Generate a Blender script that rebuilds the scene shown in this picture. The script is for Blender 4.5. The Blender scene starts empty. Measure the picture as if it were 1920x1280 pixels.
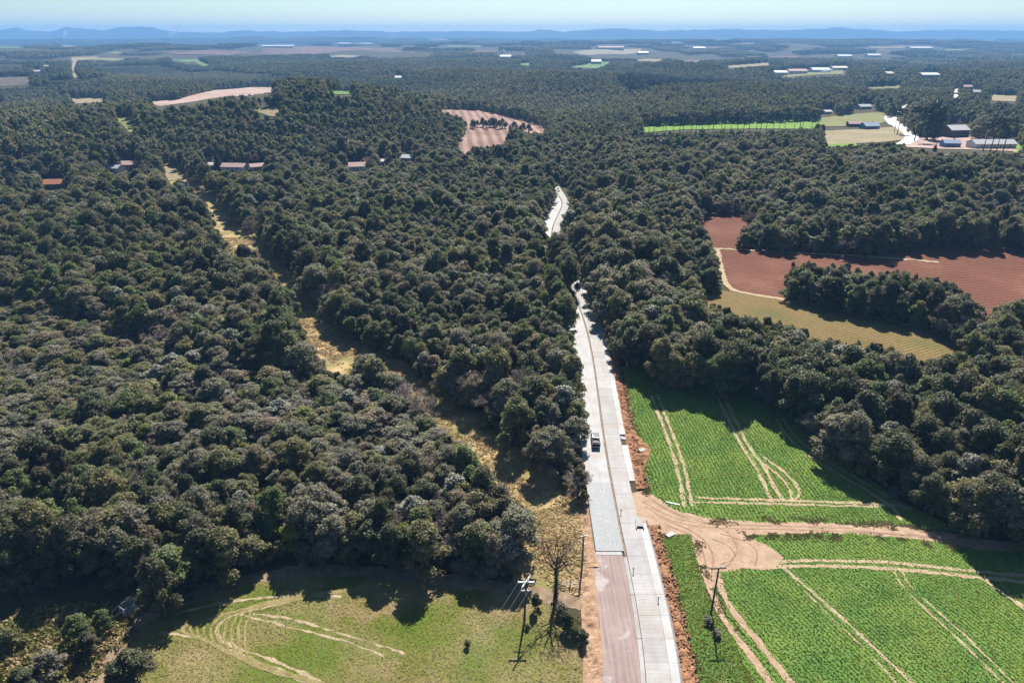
import bpy, math, random
import numpy as np
from mathutils import Vector
from mathutils.geometry import delaunay_2d_cdt

random.seed(7); RNG = np.random.default_rng(7)
R = math.radians
scn = bpy.context.scene

# ------------------------------------------------------------------ camera, sky, sun, exposure
CAM_H = 85.0; PITCH = R(24.3); FPX = 1280.0
SUN_AZ = R(9.8); SUN_EL = R(44.0)          # azimuth measured from +Y towards +X
cam_d = bpy.data.cameras.new('camera'); cam = bpy.data.objects.new('camera', cam_d)
scn.collection.objects.link(cam); scn.camera = cam
cam.location = (0, 0, CAM_H); cam.rotation_euler = (math.pi/2 - PITCH, 0, 0)
cam_d.sensor_width = 36; cam_d.lens = 24; cam_d.clip_start = 1.0; cam_d.clip_end = 120000

world = bpy.data.worlds.new('World'); scn.world = world; world.use_nodes = True
wn = world.node_tree.nodes; wl = world.node_tree.links
for n in list(wn): wn.remove(n)
sky = wn.new('ShaderNodeTexSky'); sky.sky_type = 'NISHITA'; sky.sun_disc = False
sky.sun_elevation = SUN_EL; sky.sun_rotation = SUN_AZ
sky.altitude = 900; sky.air_density = 1.0; sky.dust_density = 0.6; sky.ozone_density = 1.6
bg = wn.new('ShaderNodeBackground'); bg.inputs['Strength'].default_value = 0.05
wo = wn.new('ShaderNodeOutputWorld')
tint = wn.new('ShaderNodeMix'); tint.data_type = 'RGBA'; tint.blend_type = 'MULTIPLY'; tint.inputs[0].default_value = 1.0; tint.inputs[7].default_value = (.88, 1.0, 1.05, 1)
wl.new(sky.outputs[0], tint.inputs[6]); wl.new(tint.outputs[2], bg.inputs['Color']); wl.new(bg.outputs[0], wo.inputs['Surface'])

sd = bpy.data.lights.new('sun', 'SUN'); sd.energy = 5.0; sd.angle = R(0.5); sd.color = (1.0, 0.955, 0.89)
sun = bpy.data.objects.new('sun', sd); scn.collection.objects.link(sun)
to_sun = Vector((math.sin(SUN_AZ)*math.cos(SUN_EL), math.cos(SUN_AZ)*math.cos(SUN_EL), math.sin(SUN_EL)))
sun.rotation_euler = to_sun.to_track_quat('Z', 'Y').to_euler(); sun.location = (0, 0, 200)

vs = scn.view_settings
vs.view_transform = 'Standard'; vs.look = 'None'; vs.gamma = 1.0; vs.use_curve_mapping = False; vs.exposure = 1.1
cy = scn.cycles
cy.max_bounces = 5; cy.diffuse_bounces = 2; cy.glossy_bounces = 2; cy.transmission_bounces = 2
cy.transparent_max_bounces = 8; cy.volume_bounces = 0; cy.use_denoising = True
cy.caustics_reflective = False; cy.caustics_refractive = False

# ------------------------------------------------------------------ terrain function and pixel -> place
def sst(a, b, x):
    t = np.clip((x-a)/(b-a), 0, 1); return t*t*(3-2*t)
def height(x, y):
    x = np.asarray(x, float); y = np.asarray(y, float); d = np.hypot(x, y)
    m1 = sst(240, 620, d); m2 = sst(1500, 4500, d)
    z = m1*(7.5*np.sin(x/135+1.3)*np.sin(y/175+.4) + 4.0*np.sin((x*.8+y)/105+.7) + 2.5*np.sin((x-y*.6)/61))
    z = z + 30*np.exp(-(((x+190)/140)**2 + ((y-700)/150)**2))
    z = z + 9*np.exp(-(((x-230)/130)**2 + ((y-400)/120)**2))*sst(220, 330, d)
    z = z + 10*np.exp(-(((x+420)/200)**2 + ((y-560)/140)**2))
    z = z + m2*(16*np.sin(x/1500+.6)*np.sin(y/1050+2.0) + 12*np.sin((x*.5-y)/820+.3))
    return z
CP, SP = math.cos(PITCH), math.sin(PITCH)
_T = np.geomspace(40, 22000, 2400)
def G(px, py):
    a = (px-960)/FPX; b = -(py-640)/FPX
    d = np.array((a, CP+b*SP, -SP+b*CP))
    X, Y, Z = d[0]*_T, d[1]*_T, CAM_H+d[2]*_T
    f = Z - height(X, Y); k = np.argmax(f < 0)
    if f[k] >= 0: k = len(_T)-1
    t0, t1 = _T[k-1], _T[k]; f0, f1 = f[k-1], f[k]
    t = t0 + (t1-t0)*f0/(f0-f1) if f0 != f1 else t0
    return float(d[0]*t), float(d[1]*t)
def G3(px, py):
    x, y = G(px, py); return Vector((x, y, float(height(x, y))))
def project(x, y, z):
    x, y, z = np.broadcast_arrays(np.asarray(x, float), np.asarray(y, float), np.asarray(z, float))
    dz = z-CAM_H; w = np.maximum(y*CP - dz*SP, 1e-3); v = y*SP + dz*CP
    return 960+FPX*x/w, 640-FPX*v/w
def axis_depth(x, y, z=0.0): return y*CP - (z-CAM_H)*SP
def inside(px, py, poly):
    px = np.asarray(px, float); py = np.asarray(py, float); r = np.zeros(px.shape, bool)
    n = len(poly)
    for i in range(n):
        x0, y0 = poly[i]; x1, y1 = poly[(i+1) % n]
        if y0 == y1: continue
        c = ((y0 > py) != (y1 > py)) & (px < (x1-x0)*(py-y0)/(y1-y0)+x0)
        r ^= c
    return r

# 2-D value noise
_perm = np.random.default_rng(3).random((256, 256))
def vnoise(x, y):
    xi = np.floor(x).astype(int); yi = np.floor(y).astype(int); fx = x-xi; fy = y-yi
    fx = fx*fx*(3-2*fx); fy = fy*fy*(3-2*fy)
    g = lambda a, b: _perm[a % 256, b % 256]
    return (g(xi, yi)*(1-fx)+g(xi+1, yi)*fx)*(1-fy) + (g(xi, yi+1)*(1-fx)+g(xi+1, yi+1)*fx)*fy
def fbm(x, y, o=3):
    s = 0; a = .5; t = 0
    for _ in range(o): s = s+a*vnoise(x, y); t += a; a *= .5; x = x*2.03+17.1; y = y*2.03+5.3
    return s/t

# ------------------------------------------------------------------ mesh and object helpers
class MB:
    def __init__(s): s.V = []; s.F = []; s.M = []; s.n = 0
    def add(s, V, F, m=0):
        V = np.asarray(V, float).reshape(-1, 3); F = np.asarray(F, int)
        s.V.append(V); s.F.append(F+s.n); s.M.append(m); s.n += len(V); return s
    def merge(s, o, M=None, mat_off=0):
        for V, F, m, in zip(o.V, o.F, o.M): pass
        off = 0; base = s.n
        for V in o.V:
            s.V.append(V if M is None else M(V)); s.n += len(V)
        for F, m in zip(o.F, o.M): s.F.append(F+base); s.M.append(m+mat_off)
        return s
    def mesh(s, name, mats, smooth=False):
        me = bpy.data.meshes.new(name)
        V = np.concatenate(s.V); me.vertices.add(len(V)); me.vertices.foreach_set('co', V.ravel())
        loops = np.concatenate([F.ravel() for F in s.F]); tot = np.concatenate([np.full(len(F), F.shape[1]) for F in s.F])
        st = np.concatenate(([0], np.cumsum(tot)[:-1]))
        me.loops.add(len(loops)); me.loops.foreach_set('vertex_index', loops.astype(np.int32))
        me.polygons.add(len(tot)); me.polygons.foreach_set('loop_start', st.astype(np.int32)); me.polygons.foreach_set('loop_total', tot.astype(np.int32))
        mi = np.concatenate([np.full(len(F), m) for F, m in zip(s.F, s.M)])
        me.polygons.foreach_set('material_index', mi.astype(np.int32))
        me.polygons.foreach_set('use_smooth', np.full(len(tot), bool(smooth)))
        for m in (mats if isinstance(mats, (list, tuple)) else [mats]): me.materials.append(m)
        me.update(calc_edges=True); me.validate(); return me
    def build(s, name, mats, parent=None, smooth=False, loc=None):
        return link(name, s.mesh(name, mats, smooth), parent, loc)
def link(name, me, parent=None, loc=None):
    o = bpy.data.objects.new(name, me); scn.collection.objects.link(o)
    if parent is not None: o.parent = parent
    if loc is not None: o.location = loc
    return o
def tag(o, label=None, cat=None, group=None, kind=None):
    if label: o['label'] = label
    if cat: o['category'] = cat
    if group: o['group'] = group
    if kind: o['kind'] = kind
    return o
def empty(name, loc=(0, 0, 0), rz=0.0):
    o = bpy.data.objects.new(name, None); scn.collection.objects.link(o)
    o.location = loc; o.rotation_euler = (0, 0, rz); o.empty_display_size = .2; return o
BOXF = np.array([[0, 3, 2, 1], [4, 5, 6, 7], [0, 1, 5, 4], [1, 2, 6, 5], [2, 3, 7, 6], [3, 0, 4, 7]])
def box(mb, x0, x1, y0, y1, z0, z1, m=0):
    return mb.add([(x0, y0, z0), (x1, y0, z0), (x1, y1, z0), (x0, y1, z0), (x0, y0, z1), (x1, y0, z1), (x1, y1, z1), (x0, y1, z1)], BOXF, m)
def tube(mb, pts, rad, k=6, m=0, cap=True):
    P = [Vector(p) for p in pts]; V = []
    for i, p in enumerate(P):
        t = (P[min(i+1, len(P)-1)]-P[max(i-1, 0)]).normalized()
        a = t.cross(Vector((0, 0, 1)) if abs(t.z) < .95 else Vector((1, 0, 0))).normalized(); b = t.cross(a)
        r = rad[i] if hasattr(rad, '__len__') else rad
        for j in range(k):
            c = 2*math.pi*j/k; V.append(p + a*(r*math.cos(c)) + b*(r*math.sin(c)))
    F = [[i*k+j, i*k+(j+1) % k, (i+1)*k+(j+1) % k, (i+1)*k+j] for i in range(len(P)-1) for j in range(k)]
    mb.add([tuple(v) for v in V], F, m)
    if cap and k == 4:
        mb.add([tuple(v) for v in V[:4]], [[3, 2, 1, 0]], m); mb.add([tuple(v) for v in V[-4:]], [[0, 1, 2, 3]], m)
    elif cap:
        n = len(V); mb.add([tuple(v) for v in V[-k:]]+[tuple(P[-1])], [[j, (j+1) % k, k] for j in range(k)], m)
    return mb

# ------------------------------------------------------------------ materials
class NT:
    def __init__(s, name):
        s.m = bpy.data.materials.new(name); s.m.use_nodes = True; s.t = s.m.node_tree; s.N = s.t.nodes
        for n in list(s.N): s.N.remove(n)
        s.out = s.N.new('ShaderNodeOutputMaterial')
    def n(s, ty, **k):
        o = s.N.new(ty)
        for a, v in k.items(): setattr(o, a, v)
        return o
    def l(s, a, b): s.t.links.new(a, b)
    def noise(s, scale, detail=3, vec=None, rough=.55, dist=0):
        o = s.n('ShaderNodeTexNoise'); o.inputs['Scale'].default_value = scale; o.inputs['Detail'].default_value = detail
        o.inputs['Roughness'].default_value = rough; o.inputs['Distortion'].default_value = dist
        if vec is not None: s.l(vec, o.inputs['Vector'])
        return o.outputs[0]
    def ramp(s, fac, stops, interp='LINEAR'):
        o = s.n('ShaderNodeValToRGB'); s.l(fac, o.inputs[0]); cr = o.color_ramp; cr.interpolation = interp
        while len(cr.elements) < len(stops): cr.elements.new(.5)
        for e, (p, c) in zip(cr.elements, stops): e.position = p; e.color = (*c, 1) if len(c) == 3 else c
        return o.outputs[0]
    def mix(s, fac, a, b, mode='MIX'):
        o = s.n('ShaderNodeMix', data_type='RGBA', blend_type=mode)
        for sock, v in ((o.inputs[0], fac), (o.inputs[6], a), (o.inputs[7], b)):
            if isinstance(v, (int, float)): sock.default_value = v
            elif isinstance(v, tuple): sock.default_value = (*v, 1)
            else: s.l(v, sock)
        return o.outputs[2]
    def pos(s): return s.n('ShaderNodeNewGeometry').outputs['Position']
    def mapped(s, vec, scale=(1, 1, 1), rot=0):
        o = s.n('ShaderNodeMapping'); s.l(vec, o.inputs[0]); o.inputs['Scale'].default_value = scale
        o.inputs['Rotation'].default_value = (0, 0, rot); return o.outputs[0]
    def bump(s, h, dist, strength=1):
        o = s.n('ShaderNodeBump'); o.inputs['Distance'].default_value = dist; o.inputs['Strength'].default_value = strength
        s.l(h, o.inputs['Height']); return o.outputs[0]
    def bsdf(s, col, rough=.9, spec=.2, normal=None, metal=0):
        o = s.n('ShaderNodeBsdfPrincipled')
        if isinstance(col, tuple): o.inputs['Base Color'].default_value = (*col, 1)
        else: s.l(col, o.inputs['Base Color'])
        o.inputs['Roughness'].default_value = rough; o.inputs['Specular IOR Level'].default_value = spec; o.inputs['Metallic'].default_value = metal
        if normal is not None: s.l(normal, o.inputs['Normal'])
        s.l(o.outputs[0], s.out.inputs['Surface']); return o
def soil(name, stops, scale=.6, fine=6.0, bump=.08, bscale=3.0, big=None):
    t = NT(name); p = t.pos(); c = t.ramp(t.noise(scale, 5, p, .6), stops)
    f = t.ramp(t.noise(fine, 3, p), [(.3, (.72, .72, .72)), (.7, (1.18, 1.18, 1.18))])
    c = t.mix(1.0, c, f, 'MULTIPLY')
    if big: c = t.mix(t.ramp(t.noise(big[0], 3, p), [(.42, (0, 0, 0)), (.62, (1, 1, 1))]), c, big[1])
    t.bsdf(c, .95, .1, t.bump(t.noise(bscale, 4, p), bump)); return t.m
def plain(name, col, rough=.7, spec=.3, var=.15, scale=3.0, metal=0):
    t = NT(name); p = t.pos(); f = t.ramp(t.noise(scale, 4, p), [(.25, (1-var,)*3), (.75, (1+var,)*3)])
    t.bsdf(t.mix(1.0, col, f, 'MULTIPLY'), rough, spec, metal=metal); return t.m
def leaf(name, a, b, c, trans=.38, rough=.55, spec=.3):
    """foliage: tone differs from crown to crown (Object Random) and over the crown"""
    t = NT(name); oi = t.n('ShaderNodeObjectInfo'); tc = t.n('ShaderNodeTexCoord')
    base = t.ramp(oi.outputs['Random'], [(0, a), (.5, b), (1, c)])
    n = t.ramp(t.noise(.55, 3, tc.outputs['Object']), [(.3, (.68, .7, .72)), (.7, (1.28, 1.27, 1.2))])
    col = t.mix(1.0, base, n, 'MULTIPLY')
    pb = t.n('ShaderNodeBsdfPrincipled'); t.l(col, pb.inputs['Base Color']); pb.inputs['Roughness'].default_value = rough
    pb.inputs['Specular IOR Level'].default_value = spec
    tr = t.n('ShaderNodeBsdfTranslucent'); tc2 = t.mix(1.0, col, (1.3, 1.35, .7), 'MULTIPLY'); t.l(tc2, tr.inputs['Color'])
    mx = t.n('ShaderNodeMixShader'); mx.inputs[0].default_value = trans
    t.l(pb.outputs[0], mx.inputs[1]); t.l(tr.outputs[0], mx.inputs[2]); t.l(mx.outputs[0], t.out.inputs['Surface']); return t.m

M = {}
M['leaf_dark'] = leaf('dark_green_leaves', (0.085, 0.094, 0.045), (0.114, 0.116, 0.060), (0.106, 0.094, 0.062))
M['leaf_olive'] = leaf('olive_leaves', (0.165, 0.168, 0.069), (0.207, 0.180, 0.094), (0.145, 0.155, 0.067))
M['leaf_grey'] = leaf('grey_green_leaves', (0.200, 0.190, 0.136), (0.227, 0.200, 0.158), (0.163, 0.155, 0.111))
M['leaf_brown'] = leaf('brownish_leaves', (0.207, 0.163, 0.113), (0.234, 0.186, 0.136), (0.180, 0.149, 0.096))
M['leaf_silver'] = leaf('silvery_leaves', (.22, .215, .17), (.25, .235, .195), (.19, .195, .15), .2, .5, .35)
M['leaf_yellow'] = leaf('yellow_green_leaves', (.19, .21, .04), (.22, .21, .05), (.15, .185, .04), .35)
M['leaf_green'] = leaf('mid_green_leaves', (0.120, 0.152, 0.055), (0.143, 0.172, 0.064), (0.104, 0.133, 0.052))
M['leaf_pine'] = leaf('dark_conifer_needles', (.028, .040, .025), (.036, .048, .030), (.030, .038, .027), .08, .6, .2)
M['twig'] = leaf('bare_grey_twigs', (0.282, 0.232, 0.198), (0.328, 0.271, 0.232), (0.237, 0.198, 0.164), .0, .8, .15)
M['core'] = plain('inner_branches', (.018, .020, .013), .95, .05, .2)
M['bark'] = plain('grey_bark', (.11, .09, .07), .9, .1, .3, 4)
M['bark_dark'] = plain('dark_bark', (.045, .036, .03), .9, .1, .3, 4)

# ground and soils
t = NT('forest_floor'); p = t.pos()
c1 = t.ramp(t.noise(.35, 5, p), [(.3, (.045, .042, .024)), (.6, (.075, .064, .038)), (.8, (.11, .088, .052))])
far = t.ramp(t.noise(.0011, 6, p, .6), [(.0, (.035, .04, .03)), (.55, (.045, .05, .035)), (.6, (.16, .12, .085)), (.64, (.05, .055, .035)), (.72, (.1, .12, .05)), (.75, (.045, .05, .035))])
vl = t.n('ShaderNodeVectorMath', operation='LENGTH'); t.l(p, vl.inputs[0])
mr = t.n('ShaderNodeMapRange'); t.l(vl.outputs['Value'], mr.inputs[0]); mr.inputs[1].default_value = 5000; mr.inputs[2].default_value = 8000
t.bsdf(t.mix(mr.outputs[0], c1, far), .95, .05); M['floor'] = t.m
M['dirt'] = soil('tan_dirt', [(.3, (0.296, 0.196, 0.126)), (.55, (0.385, 0.266, 0.181)), (.8, (0.444, 0.326, 0.237))], .5, 5, .06)
M['dirt_pale'] = soil('pale_track_dirt', [(.3, (0.302, 0.230, 0.137)), (.7, (0.432, 0.338, 0.223))], .8, 6, .05)
M['red_earth'] = soil('orange_red_earth', [(.25, (0.194, 0.090, 0.048)), (.5, (0.310, 0.157, 0.084)), (.8, (0.374, 0.227, 0.136))], .7, 4, .15, 2.5)
M['brown_verge'] = soil('brown_verge_soil', [(.25, (0.205, 0.122, 0.076)), (.5, (0.350, 0.220, 0.137)), (.8, (0.403, 0.289, 0.198))], .7, 4, .12, 2.5)
M['gravel'] = soil('pinkish_gravel', [(.3, (0.248, 0.188, 0.168)), (.55, (0.288, 0.220, 0.200)), (.8, (0.328, 0.264, 0.244))], .25, 7, .02, 8, (.12, (0.320, 0.272, 0.256)))
t = NT('pinkish_gravel_base'); p = t.pos()
c = t.ramp(t.noise(.22, 5, p, .6), [(.3, (.24, .18, .16)), (.55, (.285, .22, .20)), (.8, (.33, .27, .25))])
c = t.mix(1.0, c, t.ramp(t.noise(1.0, 4, t.mapped(p, (2.4, .06, 1), R(2)), .6), [(.3, (.80, .78, .76)), (.5, (1, 1, 1)), (.7, (1.18, 1.18, 1.18))]), 'MULTIPLY')
c = t.mix(t.ramp(t.noise(.16, 4, p, .6), [(.60, (0, 0, 0)), (.66, (.8, .8, .8))]), c, (.40, .355, .34))
c = t.mix(1.0, c, t.ramp(t.noise(9, 3, p), [(.3, (.85,)*3), (.7, (1.12,)*3)]), 'MULTIPLY')
t.bsdf(c, .95, .1, t.bump(t.noise(7, 4, p), .03)); M['gravel'] = t.m
M['dark_edge'] = soil('grey_gravel_edge', [(.3, (.16, .14, .14)), (.7, (.30, .27, .26))], 2.5, 9, .03)
M['drygrass'] = soil('dry_straw_ground', [(.25, (0.243, 0.172, 0.077)), (.5, (0.415, 0.298, 0.144)), (.75, (0.496, 0.370, 0.198))], .35, 3, .15, 2, (.09, (0.198, 0.172, 0.063)))
M['crop_ground'] = soil('crop_soil', [(.3, (0.065, 0.136, 0.028)), (.55, (0.092, 0.179, 0.037)), (.75, (0.151, 0.216, 0.054))], .22, 3, .12, 2, (.1, (0.130, 0.205, 0.043)))
M['mown_ground'] = soil('mown_field_ground', [(.34, (.085, .12, .014)), (.43, (.15, .145, .035)), (.50, (.22, .17, .075)), (.70, (.30, .235, .12))], .09, 2.5, .1, 2, (.05, (.095, .135, .016)))
M['verge_grass'] = soil('verge_grass_ground', [(.3, (.06, .12, .025)), (.6, (.10, .16, .035)), (.8, (.24, .22, .10))], .3, 3, .1, 2)
M['scrub_ground'] = soil('scrub_ground', [(.3, (0.135, 0.128, 0.047)), (.6, (0.257, 0.209, 0.081)), (.8, (0.351, 0.270, 0.121))], .3, 3, .1, 2)
M['mow_dry'] = soil('dry_mown_swath', [(.3, (.17, .15, .05)), (.7, (.29, .23, .11))], .6, 5, .03)
M['rut'] = soil('rut_soil', [(.3, (.19, .12, .075)), (.7, (.30, .20, .13))], 1.2, 6, .03)
M['track_dark'] = soil('brown_track_soil', [(.3, (.15, .105, .065)), (.7, (.30, .215, .14))], .5, 5, .06)  # brown soil with the forest's shade painted in as a darker colour
def rows(name, stops, rot, wl, bump, tint=.25):
    t = NT(name); p = t.pos(); c = t.ramp(t.noise(.03, 4, p), stops)
    w = t.n('ShaderNodeTexWave', wave_type='BANDS', bands_direction='X'); t.l(t.mapped(p, (1, 1, 1), rot), w.inputs['Vector'])
    w.inputs['Scale'].default_value = 0.314/wl*1.0; w.inputs['Distortion'].default_value = 1.2; w.inputs['Detail'].default_value = 2; w.inputs['Detail Scale'].default_value = .4
    f = t.ramp(w.outputs[1], [(.2, (1-tint,)*3), (.8, (1+tint,)*3)])
    n = t.ramp(t.noise(1.2, 4, p), [(.3, (.8,)*3), (.7, (1.2,)*3)])
    c = t.mix(1.0, t.mix(1.0, c, f, 'MULTIPLY'), n, 'MULTIPLY')
    t.bsdf(c, .95, .1, t.bump(w.outputs[1], bump)); return t.m
M['plough_red'] = rows('red_ploughed_soil', [(.3, (0.106, 0.040, 0.025)), (.55, (0.141, 0.057, 0.034)), (.75, (0.190, 0.093, 0.058))], R(78), 2.2, .12, .07)
M['plough_pink'] = rows('pale_ploughed_soil', [(.3, (0.188, 0.112, 0.083)), (.7, (0.270, 0.173, 0.135))], R(-6), 9, .3, .25)
M['rowcrop'] = rows('orchard_row_field', [(.3, (.125, .09, .032)), (.5, (.165, .115, .045)), (.7, (.105, .10, .03))], R(64), 1.3, .12, .10)
M['far_green'] = soil('far_pasture', [(.3, (0.084, 0.154, 0.035)), (.7, (0.126, 0.196, 0.056))], .02, .5, .1, 1)
M['far_lime'] = soil('bright_pasture', [(.3, (0.112, 0.210, 0.021)), (.7, (0.154, 0.252, 0.035))], .02, .5, .1, 1)
M['far_tan'] = soil('far_stubble', [(.3, (0.210, 0.173, 0.090)), (.7, (0.285, 0.232, 0.143))], .03, .5, .1, 1)
M['far_olive'] = soil('far_olive_pasture', [(.3, (0.150, 0.158, 0.053)), (.7, (0.210, 0.203, 0.083))], .02, .5, .1, 1)
M['far_pink'] = soil('far_bare_earth', [(.3, (0.274, 0.180, 0.137)), (.7, (0.432, 0.317, 0.259))], .03, .4, .2, .5)
M['far_brown'] = soil('far_brown_fields', [(.3, (0.102, 0.061, 0.048)), (.7, (0.173, 0.109, 0.090))], .004, .1, .2, .5)
M['far_heath'] = soil('far_heath', [(.3, (0.080, 0.068, 0.048)), (.7, (0.120, 0.100, 0.072))], .01, .1, .2, .5)
M['white_gravel'] = soil('white_road_gravel', [(.3, (0.510, 0.484, 0.459)), (.7, (0.637, 0.620, 0.595))], .1, 2, .02)

# concrete
def concrete(name, a, b, ribs=0.0, joint=0.0):
    t = NT(name); p = t.pos(); oi = t.n('ShaderNodeObjectInfo')
    c = t.ramp(t.noise(.5, 5, p, .65), [(.3, a), (.7, b)])
    v = t.ramp(oi.outputs['Random'], [(0, (.90,)*3), (1, (1.08,)*3)])
    c = t.mix(1.0, c, v, 'MULTIPLY')
    if ribs:
        w = t.n('ShaderNodeTexWave', wave_type='BANDS', bands_direction='Y'); t.l(p, w.inputs['Vector']); w.inputs['Scale'].default_value = .314/ribs
        w.inputs['Distortion'].default_value = 1.5; w.inputs['Detail'].default_value = 2
        c = t.mix(1.0, c, t.ramp(w.outputs[1], [(.2, (.955,)*3), (.8, (1.02,)*3)]), 'MULTIPLY')
    st = t.ramp(t.noise(2.2, 6, p, .7), [(.52, (1, 1, 1)), (.72, (.80, .77, .73))])
    c = t.mix(.6, c, st, 'MULTIPLY')
    c = t.mix(t.ramp(t.noise(.16, 5, p, .65), [(.46, (0, 0, 0)), (.66, (.55, .55, .55))]), c, (.30, .255, .215))
    c = t.mix(t.ramp(t.noise(1.0, 3, t.mapped(p, (1.6, .04, 1), R(2))), [(.5, (0, 0, 0)), (.7, (.30, .30, .30))]), c, (.24, .21, .19))
    t.bsdf(c, .85, .25, t.bump(t.noise(9, 3, p), .008)); return t.m
M['concrete'] = concrete('lane_concrete', (0.317, 0.302, 0.292), (0.389, 0.374, 0.360), .75)
M['concrete_white'] = concrete('shoulder_concrete', (0.400, 0.396, 0.386), (0.469, 0.461, 0.448))
M['concrete_edge'] = concrete('lane_edge_concrete', (0.300, 0.285, 0.270), (0.420, 0.405, 0.383))
M['concrete_old'] = concrete('dry_white_base', (0.374, 0.374, 0.374), (0.463, 0.459, 0.449))
t = NT('fresh_concrete_swirls'); p = t.pos()
wv = t.n('ShaderNodeTexWave', wave_type='RINGS', rings_direction='Z'); 
sep = t.n('ShaderNodeSeparateXYZ'); t.l(p, sep.inputs[0])
md = t.n('ShaderNodeMath', operation='PINGPONG'); t.l(sep.outputs[1], md.inputs[0]); md.inputs[1].default_value = 1.9
sx = t.n('ShaderNodeMath', operation='SUBTRACT'); t.l(sep.outputs[0], sx.inputs[0]); sx.inputs[1].default_value = 16.6
cmb = t.n('ShaderNodeCombineXYZ'); t.l(sx.outputs[0], cmb.inputs[0]); t.l(md.outputs[0], cmb.inputs[1])
t.l(cmb.outputs[0], wv.inputs['Vector']); wv.inputs['Scale'].default_value = .36; wv.inputs['Distortion'].default_value = 5.5; wv.inputs['Detail'].default_value = 3; wv.inputs['Detail Scale'].default_value = 1.2
ca = t.ramp(t.noise(.5, 5, p, .65), [(.3, (.135, .145, .15)), (.7, (.18, .19, .195))])
rk = t.mix(1.0, t.ramp(wv.outputs[1], [(.55, (0, 0, 0)), (.9, (.85, .85, .85))]), t.ramp(t.noise(.9, 4, p, .65), [(.42, (.05, .05, .05)), (.62, (1, 1, 1))]), 'MULTIPLY')
cb = t.mix(rk, ca, (.235, .245, .25))
t.bsdf(cb, .6, .35, t.bump(t.noise(6, 3, p), .01)); M['fresh'] = t.m
M['joint_soil'] = soil('joint_soil', [(.3, (.17, .12, .09)), (.7, (.30, .23, .18))], 1.5, 5, .03)
M['kerb_dark'] = plain('form_edge_shadow_gap', (.10, .085, .075), .9, .1, .3, 4)  # dark brown of the lane joint, form rail, sump and stake flags
M['wood'] = plain('weathered_pole_wood', (.085, .065, .055), .85, .15, .3, 5)
M['pole_conc'] = plain('pole_concrete', (.14, .125, .115), .85, .2, .2, 5)
M['arm_white'] = plain('white_concrete_crossarm', (.75, .74, .72), .6, .3, .08, 6)
M['insul'] = plain('porcelain', (.30, .22, .18), .25, .5, .1, 6)
M['wire'] = plain('aluminium_wire', (.45, .45, .46), .4, .5, .05, 1, .6)
M['steel'] = plain('galvanised_pipe', (.46, .48, .52), .45, .5, .12, 4, .3)
M['black_paint'] = plain('black_car_paint', (.010, .010, .012), .5, .2, .1, 3)
M['glass'] = plain('vehicle_glass', (.05, .055, .06), .2, .5, .05, 3)
M['tyre'] = plain('tyre_rubber', (.02, .02, .02), .9, .1, .1, 8)
M['chrome'] = plain('silver_trim', (.55, .55, .55), .3, .5, .05, 5, .7)
M['tail_red'] = plain('red_lens', (.35, .02, .015), .3, .4, .05, 5)
M['load'] = plain('grey_tarpaulin', (.16, .16, .165), .8, .2, .25, 4)
M['wall_white'] = plain('whitewashed_wall', (.62, .60, .56), .85, .2, .1, 1)
M['wall_cream'] = plain('cream_wall', (.50, .42, .30), .85, .2, .1, 1)
M['wall_blue'] = plain('blue_wall', (.12, .18, .30), .85, .2, .1, 1)
M['wall_dark'] = plain('dark_timber_wall', (.09, .07, .06), .85, .2, .15, 1)
M['roof_red'] = plain('red_roof_tiles', (0.315, 0.128, 0.075), .85, .2, .22, 1.2)
M['roof_pink'] = plain('faded_tile_roof', (.42, .28, .24), .85, .2, .18, 1.2)
M['roof_grey'] = plain('grey_sheet_roof', (.36, .36, .37), .6, .3, .12, .8)
M['roof_white'] = plain('white_sheet_roof', (0.462, 0.456, 0.445), .55, .3, .06, .8)
M['roof_blue'] = plain('slate_blue_roof', (.20, .26, .36), .6, .3, .12, .8)
M['roof_cream'] = plain('cream_sheet_roof', (0.432, 0.372, 0.264), .6, .3, .06, .8)
M['window'] = plain('dark_window_glass', (.03, .035, .04), .15, .5, .1, 2)
M['door'] = plain('door_paint', (.14, .09, .06), .6, .3, .1, 2)

# ------------------------------------------------------------------ large structure: ground, far hills, air
def build_ground():
    a1 = np.arange(-50, 50.01, .7); a2 = np.arange(54, 306, 6.0); ang = np.radians(np.concatenate([a1, a2])); na = len(ang)
    rad = np.concatenate([[0.5], np.geomspace(20, 12300, 300)]); nr = len(rad)
    A, Rr = np.meshgrid(ang, rad); X = Rr*np.sin(A); Y = Rr*np.cos(A); Z = height(X, Y)
    V = np.stack([X, Y, Z], -1).reshape(-1, 3)
    i, j = np.meshgrid(np.arange(nr-1), np.arange(na), indexing='ij'); j2 = (j+1) % na
    F = np.stack([i*na+j, i*na+j2, (i+1)*na+j2, (i+1)*na+j], -1).reshape(-1, 4)[:, ::-1]
    o = MB().add(V, F).build('ground', M['floor'], smooth=True); tag(o, 'forest floor and land reaching to the horizon', None, kind='structure')
build_ground()

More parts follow.
